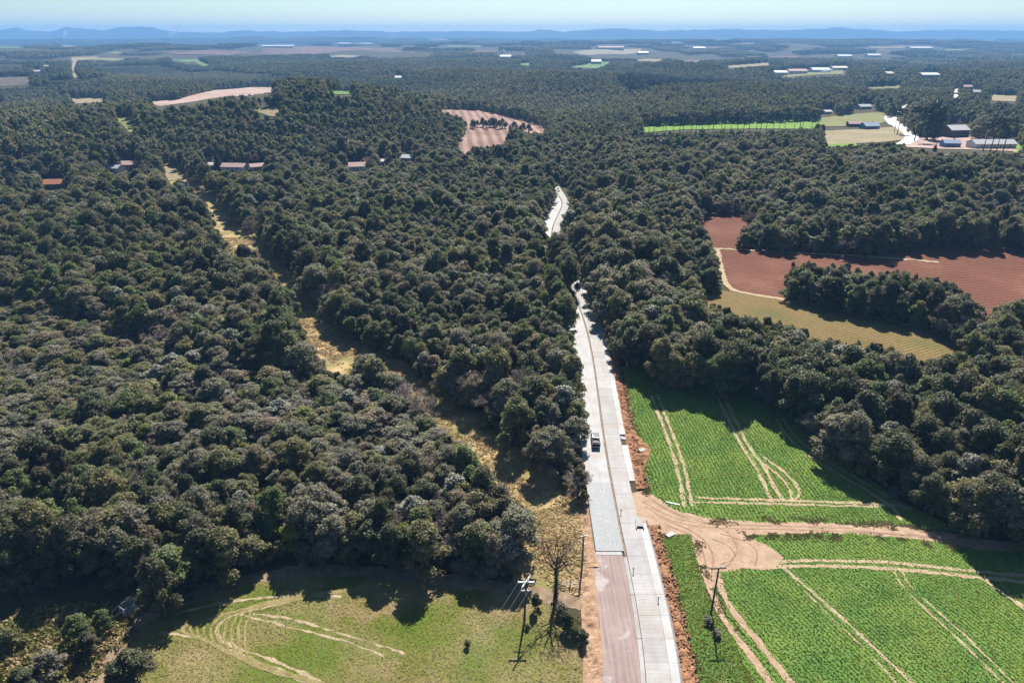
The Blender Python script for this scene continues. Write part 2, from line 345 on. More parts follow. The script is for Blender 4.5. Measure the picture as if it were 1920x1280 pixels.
def far_hills(name, pts, dist, depth, label):
    """a wooded ridge: profile of (pixel column, height in metres), with a real cross-section"""
    n = 160; px = np.linspace(pts[0][0], pts[-1][0], n); hh = CAM_H + (np.interp(px, [p[0] for p in pts], [p[1] for p in pts])-85)*dist/23000
    hh = hh*(0.93+.14*vnoise(px*.11, px*0+dist*.01)) + 6*vnoise(px*.6, px*0+3)
    prof = [(-1, -.05), (-.6, .35), (-.3, .75), (0, 1), (.35, .7), (1, -.05)]
    V = []
    for (s, f) in prof:
        for k in range(n):
            d = dist+s*depth + 250*(fbm(np.array([px[k]*.05]), np.array([s*2.0]))[0]-.5)
            V.append(((px[k]-960)/(FPX/CP)*d*1.0, d, max(hh[k]*f, -20) if f > 0 else -25))
    F = [[r*n+k, r*n+k+1, (r+1)*n+k+1, (r+1)*n+k] for r in range(len(prof)-1) for k in range(n-1)]
    o = MB().add(V, F).build(name, M['hill'], smooth=True); tag(o, label, None, kind='structure'); return o
M['hill'] = soil('hill_woods', [(.3, (.03, .04, .03)), (.7, (.06, .07, .045))], .0015, .02, .5, .01)
far_hills('hills', [(-500, 130), (0, 150), (30, 225), (60, 150), (95, 120), (125, 245), (150, 200), (190, 150), (225, 235), (255, 265), (285, 225), (330, 110), (420, 90), (450, 165), (480, 130), (540, 110), (640, 150), (720, 120)], 10600, 700, 'blue wooded hills rising on the far horizon beyond the smoke')
far_hills('hills', [(560, 95), (700, 110), (900, 125), (990, 120), (1010, 170), (1060, 115), (1130, 180), (1160, 215), (1190, 175), (1240, 140), (1360, 190), (1450, 150), (1550, 195), (1568, 230), (1620, 180), (1680, 120), (1780, 165), (1860, 150), (2000, 120), (2400, 100)], 11500, 700, 'pale low ridge along the horizon behind the town')

air = NT('pale_air'); pv = air.n('ShaderNodeVolumePrincipled')
pv.inputs['Color'].default_value = (.25, .55, 1.0, 1); pv.inputs['Density'].default_value = 1.2e-4; pv.inputs['Anisotropy'].default_value = 0.0
air.l(pv.outputs[0], air.out.inputs['Volume'])
try: air.m.cycles.homogeneous_volume = True
except Exception: pass
hz = box(MB(), -13300, 13300, -3000, 12900, -75, 190).build('haze', air.m)
tag(hz, 'thin blue air that fades the far land', None, kind='stuff')

# ------------------------------------------------------------------ sheets of land
def resample(poly, step, closed=True):
    P = [np.array(p, float) for p in poly]; out = []
    n = len(P) if closed else len(P)-1
    for i in range(n):
        a, b = P[i], P[(i+1) % len(P)]; k = max(1, int(math.ceil(np.linalg.norm(b-a)/step)))
        for j in range(k): out.append(a+(b-a)*j/k)
    if not closed: out.append(P[-1])
    return np.array(out)
def drape(name, poly, zoff, mat, step=2.0, jit=.4, label=None, world=False, cat=None, bump=None, inner=None):
    W = poly if world else [G(*p) for p in poly]
    B = resample(W, step)
    B = B + (np.stack([vnoise(B[:, 0]*.45/step*2, B[:, 1]*.45/step*2), vnoise(B[:, 0]*.45/step*2+50, B[:, 1]*.45/step*2+9)], -1)-.5)*2*jit
    lo, hi = B.min(0), B.max(0); s2 = inner or max(step*2.0, float(np.max(hi-lo))/60)
    gx, gy = np.meshgrid(np.arange(lo[0]+s2/2, hi[0], s2), np.arange(lo[1]+s2/2, hi[1], s2)); gp = np.stack([gx.ravel(), gy.ravel()], -1)
    if len(gp): gp = gp[inside(gp[:, 0], gp[:, 1], [tuple(b) for b in B])]
    pts = [Vector(b) for b in B] + [Vector(g) for g in gp]
    v, e, f, *_ = delaunay_2d_cdt(pts, [], [list(range(len(B)))], 1, 1e-4)
    V = np.array([tuple(q) for q in v]); z = height(V[:, 0], V[:, 1])+zoff
    if bump is not None: z = z + bump(V[:, 0], V[:, 1])
    tri = np.array([list(q) for q in f if len(q) == 3])
    V3 = np.column_stack([V, z])
    n = np.cross(V3[tri[:, 1]]-V3[tri[:, 0]], V3[tri[:, 2]]-V3[tri[:, 0]])[:, 2]; tri[n < 0] = tri[n < 0][:, ::-1]
    o = MB().add(V3, tri).build(name, mat, smooth=True); tag(o, label, cat, kind='structure')
    return o
TRACKS = []     # (polyline, half width): nothing grows on them
def smooth_line(P, it=2):
    P = np.array(P, float)
    for _ in range(it):
        Q = [P[0]]
        for a, b in zip(P[:-1], P[1:]): Q += [a*.75+b*.25, a*.25+b*.75]
        P = np.array(Q+[P[-1]])
    return P
def strip(name, line, width, zoff, mat, label, jit=.12, world=False, reg=True, step=.8, kind='structure'):
    W = smooth_line(line if world else [G(*p) for p in line]); W = resample(W, step, False)
    T = np.gradient(W, axis=0); T /= np.linalg.norm(T, axis=1)[:, None]+1e-9; N = np.stack([-T[:, 1], T[:, 0]], -1)
    s = np.arange(len(W))*step; sd = (hash(name+str(round(W[0][0], 2))) % 97)
    wl_ = width/2 + jit*2*(fbm(s*.7, s*0+W[0][0])-.5)*2; wr_ = width/2 + jit*2*(fbm(s*.7, s*0+W[0][1]+40)-.5)*2
    L = W+N*wl_[:, None]; Rr = W-N*wr_[:, None]; n = len(W)
    cols = [L, W+N*wl_[:, None]*.3, W-N*wr_[:, None]*.3, Rr]
    V = np.concatenate([np.column_stack([c, height(c[:, 0], c[:, 1])+zoff]) for c in cols])
    F = [[r*n+k, (r+1)*n+k, (r+1)*n+k+1, r*n+k+1] for r in range(3) for k in range(n-1)]
    if reg: TRACKS.append((W, width/2))
    o = MB().add(V, F).build(name, mat, smooth=True); tag(o, label, None, kind=kind); return o
def dist_to(W, x, y):
    best = np.full(x.shape, 1e9)
    for a, b in zip(W[:-1:1], W[1::1]):
        d = b-a; L = d@d+1e-9; t_ = np.clip(((x-a[0])*d[0]+(y-a[1])*d[1])/L, 0, 1)
        best = np.minimum(best, np.hypot(x-a[0]-t_*d[0], y-a[1]-t_*d[1]))
    return best

# ---- the road: all lines follow the left edge of the ribbed concrete lane, xl(y)
_rp = [(1213, 1280), (1202, 1192), (1186, 1099), (1173, 1036), (1166, 996), (1157, 942), (1151.5, 911), (1145, 880), (1142, 869), (1134, 815), (1126, 766), (1120, 732), (1115, 699), (1110, 665), (1105, 631), (1098, 598), (1081, 557), (1060, 520), (1040, 480), (1037, 440), (1043, 415), (1049, 395), (1053, 375)]
_rw = np.array([G(*p) for p in _rp]); _pf = np.polynomial.Polynomial.fit(_rw[:, 1], _rw[:, 0], 6)
YEND = 420.0
def xl(y):
    y = np.asarray(y, float); yc = np.clip(y, _rw[0, 1], _rw[-1, 1])
    s0 = _pf.deriv()(_rw[0, 1]); s1 = _pf.deriv()(_rw[-1, 1])
    return _pf(yc) + np.minimum(y-_rw[0, 1], 0)*s0 + np.maximum(y-_rw[-1, 1], 0)*s1
LANE_W, SH_W, EDGE_W, LEFT_W = 3.5, 1.35, .75, 4.7
def lane_piece(o0, o1, y0, y1, z0, z1, seg=2):
    ys = np.linspace(y0, y1, seg+1); n = seg+1; hz_ = height(xl(ys), ys)
    V = np.concatenate([np.column_stack([xl(ys)+o, ys, hz_+z]) for (o, z) in ((o0, z0), (o1, z0), (o1, z1), (o0, z1))])
    F = []
    for k in range(seg):
        for a, b in ((0, 1), (1, 2), (2, 3), (3, 0)): F.append([a*n+k, b*n+k, b*n+k+1, a*n+k+1])
    F = [f[::-1] for f in F]
    F += [[0, n, 2*n, 3*n], [seg, 3*n+seg, 2*n+seg, n+seg]]
    return MB().add(V, F)
road = empty('concrete_road', (float(xl(100)), 100, 0)); tag(road, 'half-built concrete road running from the fields into the forest', None, kind='structure')
def rchild(mb, name, mat):
    o = mb.build(name, mat); o.parent = road; o.matrix_parent_inverse = road.matrix_world.inverted(); return o
bpy.context.view_layer.update()
y = 50.0
while y < 215:
    rchild(lane_piece(0, LANE_W, y, y+4.46, -.05, .22), 'lane_slab', M['concrete']); y += 4.5
rchild(lane_piece(0, LANE_W, y, YEND, -.05, .22, 60), 'lane_slab', M['concrete'])
def gap_sh(y):     # the shoulder is not yet poured at the field entrance
    return G(1190, 968)[1] < y < G(1184, 912)[1] or G(1165, 835)[1] < y < G(1165, 818)[1]
y = 50.0
while y < 215:
    if not gap_sh(y) and not gap_sh(y+3): rchild(lane_piece(LANE_W+.03, LANE_W+SH_W, y, y+4.46, -.05, .215), 'shoulder_slab', M['concrete_white'])
    y += 4.5
rchild(lane_piece(LANE_W+.03, LANE_W+SH_W, y, 270, -.05, .215, 20), 'shoulder_slab', M['concrete_white'])
y = 50.0
while y < 225:
    rchild(lane_piece(-EDGE_W, -.09, y, y+8.9, -.05, .15), 'lane_edge_strip', M['concrete_edge']) if y < 90 else rchild(lane_piece(-.42, -.09, y, y+8.9, -.05, .10), 'lane_edge_strip', M['joint_soil']); y += 9.0
YW0 = G(1140, 1034)[1]; YW1 = G(1120, 905)[1]
rchild(lane_piece(-.09, -.0, 50, 225, -.05, .06, 40), 'joint_gap', M['kerb_dark'])
# base of the other lane, the freshly poured stretch, then the white base in the forest
rchild(lane_piece(-EDGE_W-5.6, -EDGE_W-.02, 45, YW0-.9, -.05, .055, 14), 'gravel_base', M['gravel'])
rchild(lane_piece(-EDGE_W-5.3, -EDGE_W-.1, YW0-.9, YW0, -.05, .10, 2), 'concrete_lip', M['concrete_edge'])
rchild(lane_piece(-EDGE_W-LEFT_W, -.46, YW0+.02, YW1, -.05, .20, 8), 'fresh_slab', M['fresh'])
rchild(lane_piece(-EDGE_W-LEFT_W-.18, -EDGE_W-LEFT_W-.02, YW0+.02, YW1, -.05, .24, 8), 'form_rail', M['kerb_dark'])
rchild(lane_piece(-EDGE_W-LEFT_W-.25, -.46, YW1+.05, 219, -.05, .12, 40), 'white_base', M['concrete_old'])
rchild(lane_piece(-EDGE_W-LEFT_W-.25, -.46, 258, YEND, -.05, .12, 40), 'white_base', M['concrete_old'])

def lumpy(amp, sc, seed):
    return lambda x, y: amp*np.clip(fbm(x*sc+seed, y*sc*.8+seed, 4)-.33, 0, 1)*2
def ribbon(name, o0, o1, y0, y1, mat, label, amp, sc=.9, zoff=.06, nx=14, dy=.35, taper=True, wob=.5):
    """strip of ground beside the road, from offset o0 to o1, heaped unevenly"""
    ys = np.arange(y0, y1, dy); n = len(ys); cols = []
    for k in range(nx+1):
        u = k/nx; a = o0(ys) if callable(o0) else o0; b = o1(ys) if callable(o1) else o1
        b = b + wob*(fbm(ys*.3, ys*0+11, 3)-.5)*2
        x = xl(ys)+a+(b-a)*u; prof = (math.sin(math.pi*u)**.6 if taper else 1)
        z = height(x, ys)+zoff+amp*prof*np.clip(fbm(x*sc+3, ys*sc+7, 4)-.28, 0, 1)*2
        cols.append(np.column_stack([x, ys, z]))
    V = np.concatenate(cols); F = [[r*n+k, (r+1)*n+k, (r+1)*n+k+1, r*n+k+1] for r in range(nx) for k in range(n-1)]
    o = MB().add(V, F).build(name, mat); tag(o, label, None, kind='structure'); return o
E0 = LANE_W+SH_W
rchild(lane_piece(E0+.02, E0+.42, 50, G(1190, 975)[1], -.05, .05, 30), 'gravel_edge', M['dark_edge'])
ye0, ye1 = G(1200, 985)[1], G(1190, 918)[1]
ribbon('earth_verge', E0+.35, lambda y: 2.0+E0+.9*np.clip((80-y)/20, 0, 1), 48, ye0, M['red_earth'], 'heaped orange-red earth along the road beside the lower green strip', .5)
ymound = G(1190, 842)[1]
ribbon('earth_verge', E0-.2, lambda y: E0+1.9+3.2*np.exp(-((y-ymound)/5.5)**2), ye1, 205, M['red_earth'], 'heaped orange-red earth along the road beside the upper green field', .65, nx=18)
ribbon('earth_verge', lambda y: -EDGE_W-8.4-.0*y, -EDGE_W-5.5, 46, YW0-4, M['brown_verge'], 'tan earth verge between the mown field and the gravel base', .35)
ribbon('earth_verge', lambda y: -EDGE_W-6.9-.0*y, -EDGE_W-LEFT_W-.1, YW0-4, YW1+3, M['brown_verge'], 'narrow brown verge between the straw clearing and the fresh concrete', .3)

# ---- fields and tracks near the camera
CROP_UP = [(1168, 688), (1215, 684), (1300, 690), (1420, 715), (1500, 745), (1550, 810), (1600, 875), (1690, 940), (1790, 990), (1840, 1012), (1830, 1002), (1700, 985), (1500, 980), (1330, 985), (1262, 960), (1213, 922), (1208, 880), (1200, 850), (1180, 760)]
CROP_LO = [(1350, 1068), (1440, 1064), (1450, 1040), (1392, 1000), (1480, 997), (1600, 997), (1730, 1009), (1830, 1026), (2050, 1040), (2150, 1290), (1900, 1400), (1420, 1400), (1400, 1290), (1380, 1215), (1345, 1130), (1330, 1090)]
STRIPG = [(1240, 1003), (1300, 1000), (1306, 1040), (1316, 1090), (1345, 1150), (1390, 1230), (1440, 1330), (1320, 1330), (1300, 1230), (1270, 1130), (1246, 1050)]
MOWN = [(200, 1300), (262, 1178), (335, 1132), (430, 1096), (540, 1074), (660, 1072), (800, 1084), (930, 1104), (1010, 1116), (1075, 1165), (1100, 1220), (1092, 1400), (230, 1400)]
drape('crop_field', CROP_UP, .03, M['crop_ground'], 1.5, .5, 'green crop field between the earth verge and the shaded forest edge')
drape('crop_field', CROP_LO, .03, M['crop_ground'], 1.5, .4, 'large green crop field below the dirt road')
drape('grass_verge', STRIPG, .034, M['verge_grass'], 1.2, .35, 'grass strip between the red earth verge and the dirt lane')
drape('mown_field', MOWN, .03, M['mown_ground'], 1.5, .5, 'yellow-green mown field below the forest edge')
DIRT = [(1184, 925), (1212, 918), (1262, 955), (1330, 972), (1420, 978), (1500, 979), (1660, 985), (1780, 998), (1840, 1012), (1960, 1020), (1960, 1036), (1830, 1030), (1730, 1012), (1600, 1000), (1470, 1000), (1400, 1003), (1440, 1022), (1470, 1045), (1455, 1066), (1380, 1066), (1350, 1075), (1352, 1095), (1336, 1100), (1318, 1085), (1304, 1040), (1296, 1003), (1240, 1000), (1204, 985), (1190, 962)]
drape('dirt_road', DIRT, .05, M['dirt'], 1.0, .35, 'tan dirt road branching from the concrete road across the crop fields')
TR_UP = [([(1218, 732), (1240, 790), (1262, 850), (1276, 905), (1284, 950)], .75), ([(1232, 738), (1254, 795), (1276, 850), (1290, 905), (1298, 950)], .7),
         ([(1342, 738), (1365, 785), (1392, 840), (1420, 880), (1440, 925), (1448, 940)], .8), ([(1357, 742), (1380, 790), (1405, 840), (1437, 880), (1457, 925), (1470, 940)], .8),
         ([(1410, 852), (1450, 882), (1480, 912), (1484, 936)], .6), ([(1425, 852), (1462, 877), (1494, 908), (1500, 928), (1488, 938)], .6),
         ([(1455, 785), (1475, 820), (1530, 865), (1600, 905), (1650, 935), (1680, 955), (1688, 975)], .7), ([(1468, 785), (1490, 820), (1545, 862), (1612, 900), (1665, 932), (1705, 955)], .6),
         ([(1305, 933), (1400, 936), (1520, 940), (1620, 943), (1700, 950)], .75), ([(1300, 941), (1400, 943), (1520, 947), (1660, 950)], .6)]
TR_LO = [([(1445, 1053), (1550, 1050), (1680, 1054), (1800, 1068), (1960, 1084)], .75), ([(1440, 1063), (1550, 1060), (1680, 1066), (1800, 1079), (1960, 1095)], .85),
         ([(1470, 1064), (1510, 1100), (1570, 1150), (1640, 1215), (1720, 1290)], .6), ([(1495, 1095), (1545, 1145), (1620, 1215), (1690, 1290)], .2),
         ([(1676, 1070), (1690, 1100), (1750, 1155), (1830, 1230), (1890, 1290)], .3), ([(1690, 1070), (1705, 1100), (1770, 1155), (1860, 1240), (1910, 1290)], .3),
         ([(1840, 1082), (1885, 1115), (1950, 1160)], .8), ([(1325, 1085), (1345, 1140), (1385, 1200), (1430, 1260), (1465, 1310)], 1.15), ([(1347, 1085), (1362, 1130), (1402, 1180), (1452, 1240), (1500, 1305)], 1.15)]
TR_MO = [([(300, 1185), (380, 1195), (430, 1220), (500, 1245), (560, 1272), (610, 1300)], .55), ([(560, 1122), (450, 1148), (408, 1166), (402, 1190), (440, 1213), (530, 1245), (650, 1300)], .5),
         ([(450, 1152), (520, 1168), (640, 1200), (720, 1228)], .35), ([(475, 1150), (545, 1158), (640, 1188), (760, 1225)], .35), ([(330, 1150), (420, 1128), (540, 1116), (640, 1118)], .4)]
for k, (ln, w) in enumerate(TR_UP): strip('wheel_track', ln, w, .046+.002*k, M['dirt_pale'], 'bare wheel track pressed through the upper crop field', .22)
for k, (ln, w) in enumerate(TR_LO): strip('wheel_track', ln, w, .056+.002*k, M['dirt_pale'] if w < 1 else M['dirt'], 'bare wheel track through the lower crop field', .2)
for k, (ln, w) in enumerate(TR_MO): strip('wheel_track', ln, w, .046+.002*k, M['dirt_pale'], 'pale wheel track curving over the mown field', .2)
_c = [(600, 1112), (450, 1140), (385, 1165), (380, 1195), (430, 1228), (530, 1265), (640, 1310)]
for k in range(11):
    u = (k-4)*13; ln = [(a+u*(1.0 if a < 420 else .6)+(k*7 if a > 500 else 0), b+(u*.35 if b > 1190 else -u*.20)) for a, b in _c]
    strip('mowing_line', ln, .3, .068+.001*k, M['mow_dry'], 'faint dry mowing line curving over the mown field', .14, reg=False)
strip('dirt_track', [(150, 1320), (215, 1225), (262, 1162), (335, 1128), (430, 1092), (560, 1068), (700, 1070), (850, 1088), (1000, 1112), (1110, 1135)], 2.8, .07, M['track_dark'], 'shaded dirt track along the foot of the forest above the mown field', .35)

RUTS = [[(1205, 940), (1240, 962), (1290, 978), (1360, 984), (1460, 986), (1600, 990)], [(1210, 950), (1250, 975), (1310, 988), (1400, 992), (1520, 993), (1680, 1002)], [(1214, 930), (1262, 962), (1320, 975)], [(1222, 938), (1270, 968), (1330, 980), (1370, 1000), (1385, 1030), (1370, 1055), (1345, 1075)],
        [(1235, 970), (1300, 995), (1330, 1020), (1340, 1050), (1330, 1085)], [(1250, 985), (1305, 1005), (1322, 1040), (1325, 1090)], [(1350, 1000), (1400, 1015), (1422, 1035), (1415, 1060)], [(1335, 1010), (1362, 1020), (1378, 1035), (1375, 1050), (1350, 1058)], [(1700, 1000), (1800, 1015), (1900, 1026)], [(1600, 994), (1720, 1005), (1830, 1022)]]
for k, ln in enumerate(RUTS): strip('tyre_mark', ln, .22, .062+.001*k, M['rut'], 'dark tyre mark curving over the dirt road', .08, reg=False)

# power-line clearing of dry straw
CLR = np.array([G(1052, 1112), G(1052, 1030), G(1000, 925), G(905, 840), G(760, 725), G(612, 640), G(520, 520), G(420, 425), G(375, 370), G(325, 325), G(300, 308)])
strip('clearing', CLR, 18, .02, M['drygrass'], 'straw-coloured cleared strip cutting through the forest', 1.0, world=True, step=2.0)
drape('clearing', [(1010, 1085), (1010, 960), (1060, 940), (1102, 955), (1100, 1040), (1104, 1118), (1060, 1112)], .026, M['drygrass'], 1.2, .4, 'straw-coloured patch between the forest and the gravel road')
drape('scrub_patch', [(-80, 1290), (-60, 1190), (60, 1150), (160, 1130), (240, 1140), (262, 1165), (215, 1235), (140, 1330), (-80, 1340)], .024, M['scrub_ground'], 1.5, .5, 'rough scrubby ground beside the dirt track in the corner')

# ---- fields farther off
drape('ploughed_field', [(1305, 402), (1405, 398), (1560, 455), (1740, 455), (2100, 450), (2100, 640), (1830, 610), (1560, 575), (1370, 552), (1345, 500), (1330, 440)], .12, M['plough_red'], 3, .6, 'red ploughed field sloping behind the orchard rows')
drape('row_field', [(1275, 540), (1380, 548), (1560, 580), (1700, 610), (1815, 645), (1830, 700), (1720, 700), (1560, 650), (1400, 610), (1280, 570)], .16, M['rowcrop'], 2.5, .5, 'ochre field planted in fine rows below the red ploughed field')
strip('dirt_track', [(1345, 468), (1352, 505), (1362, 538), (1385, 549), (1480, 563), (1620, 592), (1720, 612), (1810, 642)], 2.0, .22, M['dirt_pale'], 'pale track between the red ploughed field and the row crop', .3)
strip('dirt_track', [(1330, 466), (1420, 470), (1560, 478), (1640, 482), (1760, 492)], 1.6, .22, M['dirt_pale'], 'faint track across the top of the red field', .5)
drape('ploughed_field', [(780, 201), (900, 206), (985, 225), (1032, 240), (1030, 252), (960, 250), (955, 272), (885, 280), (868, 296), (840, 292), (862, 262), (860, 238), (840, 222)], .3, M['plough_pink'], 8, 1.5, 'pale brown ploughed field on the hillside around a tree clump')
drape('ploughed_field', [(870, 294), (965, 292), (970, 304), (890, 306)], .3, M['plough_pink'], 6, 1, 'small bare brown field glimpsed among the trees below the hillside')
FAR = [
 ('pasture', 'far_olive', [(1535, 222), (1600, 214), (1656, 210), (1668, 226), (1640, 236), (1545, 238)], 'olive pasture beside the white road'),
 ('stubble_field', 'far_tan', [(1545, 246), (1690, 238), (1700, 262), (1650, 268), (1548, 272)], 'tan stubble field below the farmhouse by the white road'),
 ('pasture', 'far_lime', [(1548, 264), (1600, 266), (1610, 275), (1548, 278)], 'small bright green meadow below the tan stubble'),
 ('pasture', 'far_lime', [(1195, 236), (1290, 228), (1420, 226), (1545, 222), (1545, 242), (1420, 242), (1280, 244), (1200, 250)], 'bright green pasture seen between the araucaria trunks'),
 ('farmyard', 'far_pink', [(1690, 262), (1760, 258), (1860, 256), (1905, 268), (1905, 285), (1760, 280), (1690, 276)], 'bare earth farmyard around the white sheds'),
 ('pasture', 'far_lime', [(1896, 272), (1990, 270), (1990, 290), (1900, 287)], 'bright green grass past the long white shed'),
 ('construction_site', 'far_pink', [(265, 192), (330, 188), (400, 170), (470, 164), (516, 164), (510, 176), (430, 181), (360, 192), (300, 200)], 'bare pinkish earthworks on the far plain'),
 ('pasture', 'far_olive', [(214, 223), (248, 219), (254, 232), (248, 250), (240, 248)], 'yellow meadow strip among the trees'),
 ('stubble_field', 'far_tan', [(470, 206), (528, 200), (518, 220), (505, 218)], 'tan field corner on the wooded slope'),
 ('pasture', 'far_green', [(316, 113), (368, 112), (396, 123), (380, 125)], 'pale green far pasture with two trees'),
 ('pasture', 'far_green', [(612, 172), (664, 171), (664, 178), (618, 178)], 'pale green clearing behind the wooded hill'),
 ('pasture', 'far_green', [(1066, 127), (1110, 118), (1150, 116), (1120, 129)], 'green lawn beside the far warehouses'),
 ('pasture', 'far_green', [(966, 121), (996, 118), (992, 124)], 'green glade in the distant forest'),
 ('bare_field', 'far_brown', [(315, 98), (420, 96), (480, 100), (430, 104), (330, 103)], 'mauve bare field on the far plain'),
 ('bare_field', 'far_brown', [(490, 93), (640, 88), (740, 92), (760, 98), (600, 102), (500, 99)], 'large mauve bare field below the far factories'),
 ('stubble_field', 'far_tan', [(132, 108), (180, 107), (192, 112), (145, 114), (140, 130), (150, 146), (136, 148), (133, 128)], 'pale looping track and field on the far left plain'),
 ('bare_field', 'far_heath', [(-60, 146), (60, 144), (50, 160), (-60, 166)], 'brown heath with scattered trees'),
 ('bare_field', 'far_tan', [(130, 185), (200, 184), (195, 192), (140, 195)], 'tan glade before the earthworks'),
 ('stubble_field', 'far_tan', [(1360, 124), (1440, 118), (1445, 123), (1370, 128)], 'thin pale field on the far plain behind the dark pines'),
 ('stubble_field', 'far_olive', [(1440, 138), (1580, 130), (1590, 140), (1480, 146)], 'pale meadow in front of the long far sheds'),
 ('pasture', 'far_olive', [(1620, 164), (1690, 160), (1690, 166), (1630, 168)], 'thin meadow line in the woods'),
 ('pasture', 'far_tan', [(1850, 178), (1910, 180), (1910, 192), (1860, 190)], 'pale lawn right of the far white road'),
 ('bare_field', 'far_tan', [(1070, 98), (1200, 92), (1210, 99), (1090, 103)], 'pale quarry ground in the far plain'),
 ('pasture', 'far_green', [(830, 86), (900, 86), (900, 89), (840, 89)], 'thin green strip on the far plain'),
 ('bare_field', 'far_tan', [(1630, 88), (1700, 87), (1690, 91), (1640, 91)], 'thin pale strip on the far plain'),
 ('stubble_field', 'far_tan', [(300, 318), (338, 314), (348, 337), (312, 340)], 'straw-coloured end of the cleared strip by the houses'),
]
_fr = np.random.default_rng(21)
for k_ in range(30):
    a_ = _fr.uniform(-20, 1940); b_ = 70+46*_fr.random()**1.8; w_ = _fr.uniform(14, 70)*(b_-55)/40+10; h_ = .9+(b_-66)*.05
    FAR.append(('far_field', ['far_tan', 'far_brown', 'far_heath', 'far_green', 'far_pink', 'far_olive'][_fr.integers(6)], [(a_-w_/2, b_), (a_-w_*.1, b_-h_), (a_+w_/2, b_-h_*.5), (a_+w_*.2, b_+h_*.6)], 'thin pale field far out on the hazy plain'))
for nm, mt, pl, lb in FAR:
    d_ = G(*pl[0])[1]; drape(nm, pl, .25+d_*.00025, M[mt], max(5, d_*.012), max(1, d_*.002), lb)
strip('white_road', [(1690, 272), (1712, 262), (1704, 248), (1690, 240), (1672, 230), (1668, 218), (1680, 205), (1702, 193)], 11, .6, M['white_gravel'], 'pale unpaved road winding past the farm', 1.2, step=4)
strip('white_road', [(1796, 186), (1793, 176), (1788, 166)], 16, .7, M['white_gravel'], 'bright piece of road in the far woods', 1.5, step=5)

# areas where the photograph shows ground: no tree may stand on them or rise in front of them
CLEAR = [
 [(1081, 553), (1095, 560), (1130, 640), (1150, 700), (1175, 790), (1210, 870), (1300, 980), (1290, 1290), (1120, 1290), (1106, 960), (1112, 880), (1118, 830), (1134, 790), (1122, 740), (1106, 690), (1102, 650), (1106, 620), (1092, 590)],
 [(1041, 368), (1066, 368), (1058, 400), (1050, 430), (1056, 462), (1048, 495), (1018, 466), (1034, 425), (1038, 395)],
 [(1012, 935), (1104, 925), (1106, 1120), (1004, 1092)], [(846, 785), (880, 788), (970, 878), (935, 900), (870, 830)], [(540, 560), (585, 560), (665, 695), (605, 690)],
 [(380, 375), (415, 372), (455, 478), (432, 480), (400, 420)], [(305, 316), (340, 316), (348, 337), (312, 338)],
 [(1168, 690), (1210, 690), (1240, 735), (1320, 738), (1400, 745), (1500, 800), (1560, 860), (1700, 950), (1800, 1000), (1920, 1030), (2100, 1050), (2100, 1400), (1200, 1400), (1200, 900)],
 [(240, 1290), (290, 1190), (335, 1130), (430, 1085), (560, 1058), (700, 1062), (850, 1080), (1000, 1105), (1100, 1130), (1120, 1400), (200, 1400)],
 [(-140, 1115), (60, 1105), (160, 1082), (262, 1090), (310, 1140), (230, 1290), (-140, 1290)],
 [(1309, 404), (1402, 402), (1385, 440), (1376, 466), (1560, 478), (1640, 480), (1740, 463), (1920, 470), (2050, 472), (2050, 560), (1925, 555), (1850, 585), (1832, 560), (1800, 535), (1700, 508), (1640, 510), (1600, 495), (1480, 492), (1466, 555), (1380, 550), (1352, 535), (1345, 480)],
 [(1292, 545), (1380, 551), (1480, 566), (1600, 592), (1700, 612), (1800, 642), (1803, 670), (1740, 668), (1680, 650), (1600, 640), (1520, 622), (1450, 600), (1400, 588), (1330, 570)],
 [(815, 205), (900, 208), (985, 228), (1028, 243), (1020, 250), (965, 238), (930, 220), (870, 222), (850, 214)], [(868, 240), (955, 241), (948, 270), (885, 274), (875, 290), (853, 287), (868, 262)],
 [(880, 297), (958, 295), (950, 301), (890, 303)],
 [(1550, 222), (1655, 211), (1666, 226), (1690, 240), (1690, 262), (1600, 270), (1552, 272)], [(1200, 238), (1535, 228), (1535, 240), (1210, 247)],
 [(1665, 222), (1705, 190), (1700, 205), (1680, 222), (1720, 262), (1690, 268)], [(1786, 165), (1800, 168), (1800, 184), (1788, 182)],
 [(1720, 255), (1760, 258), (1900, 268), (1930, 285), (1760, 282), (1690, 272)], [(1775, 236), (1816, 236), (1816, 262), (1775, 262)],
]
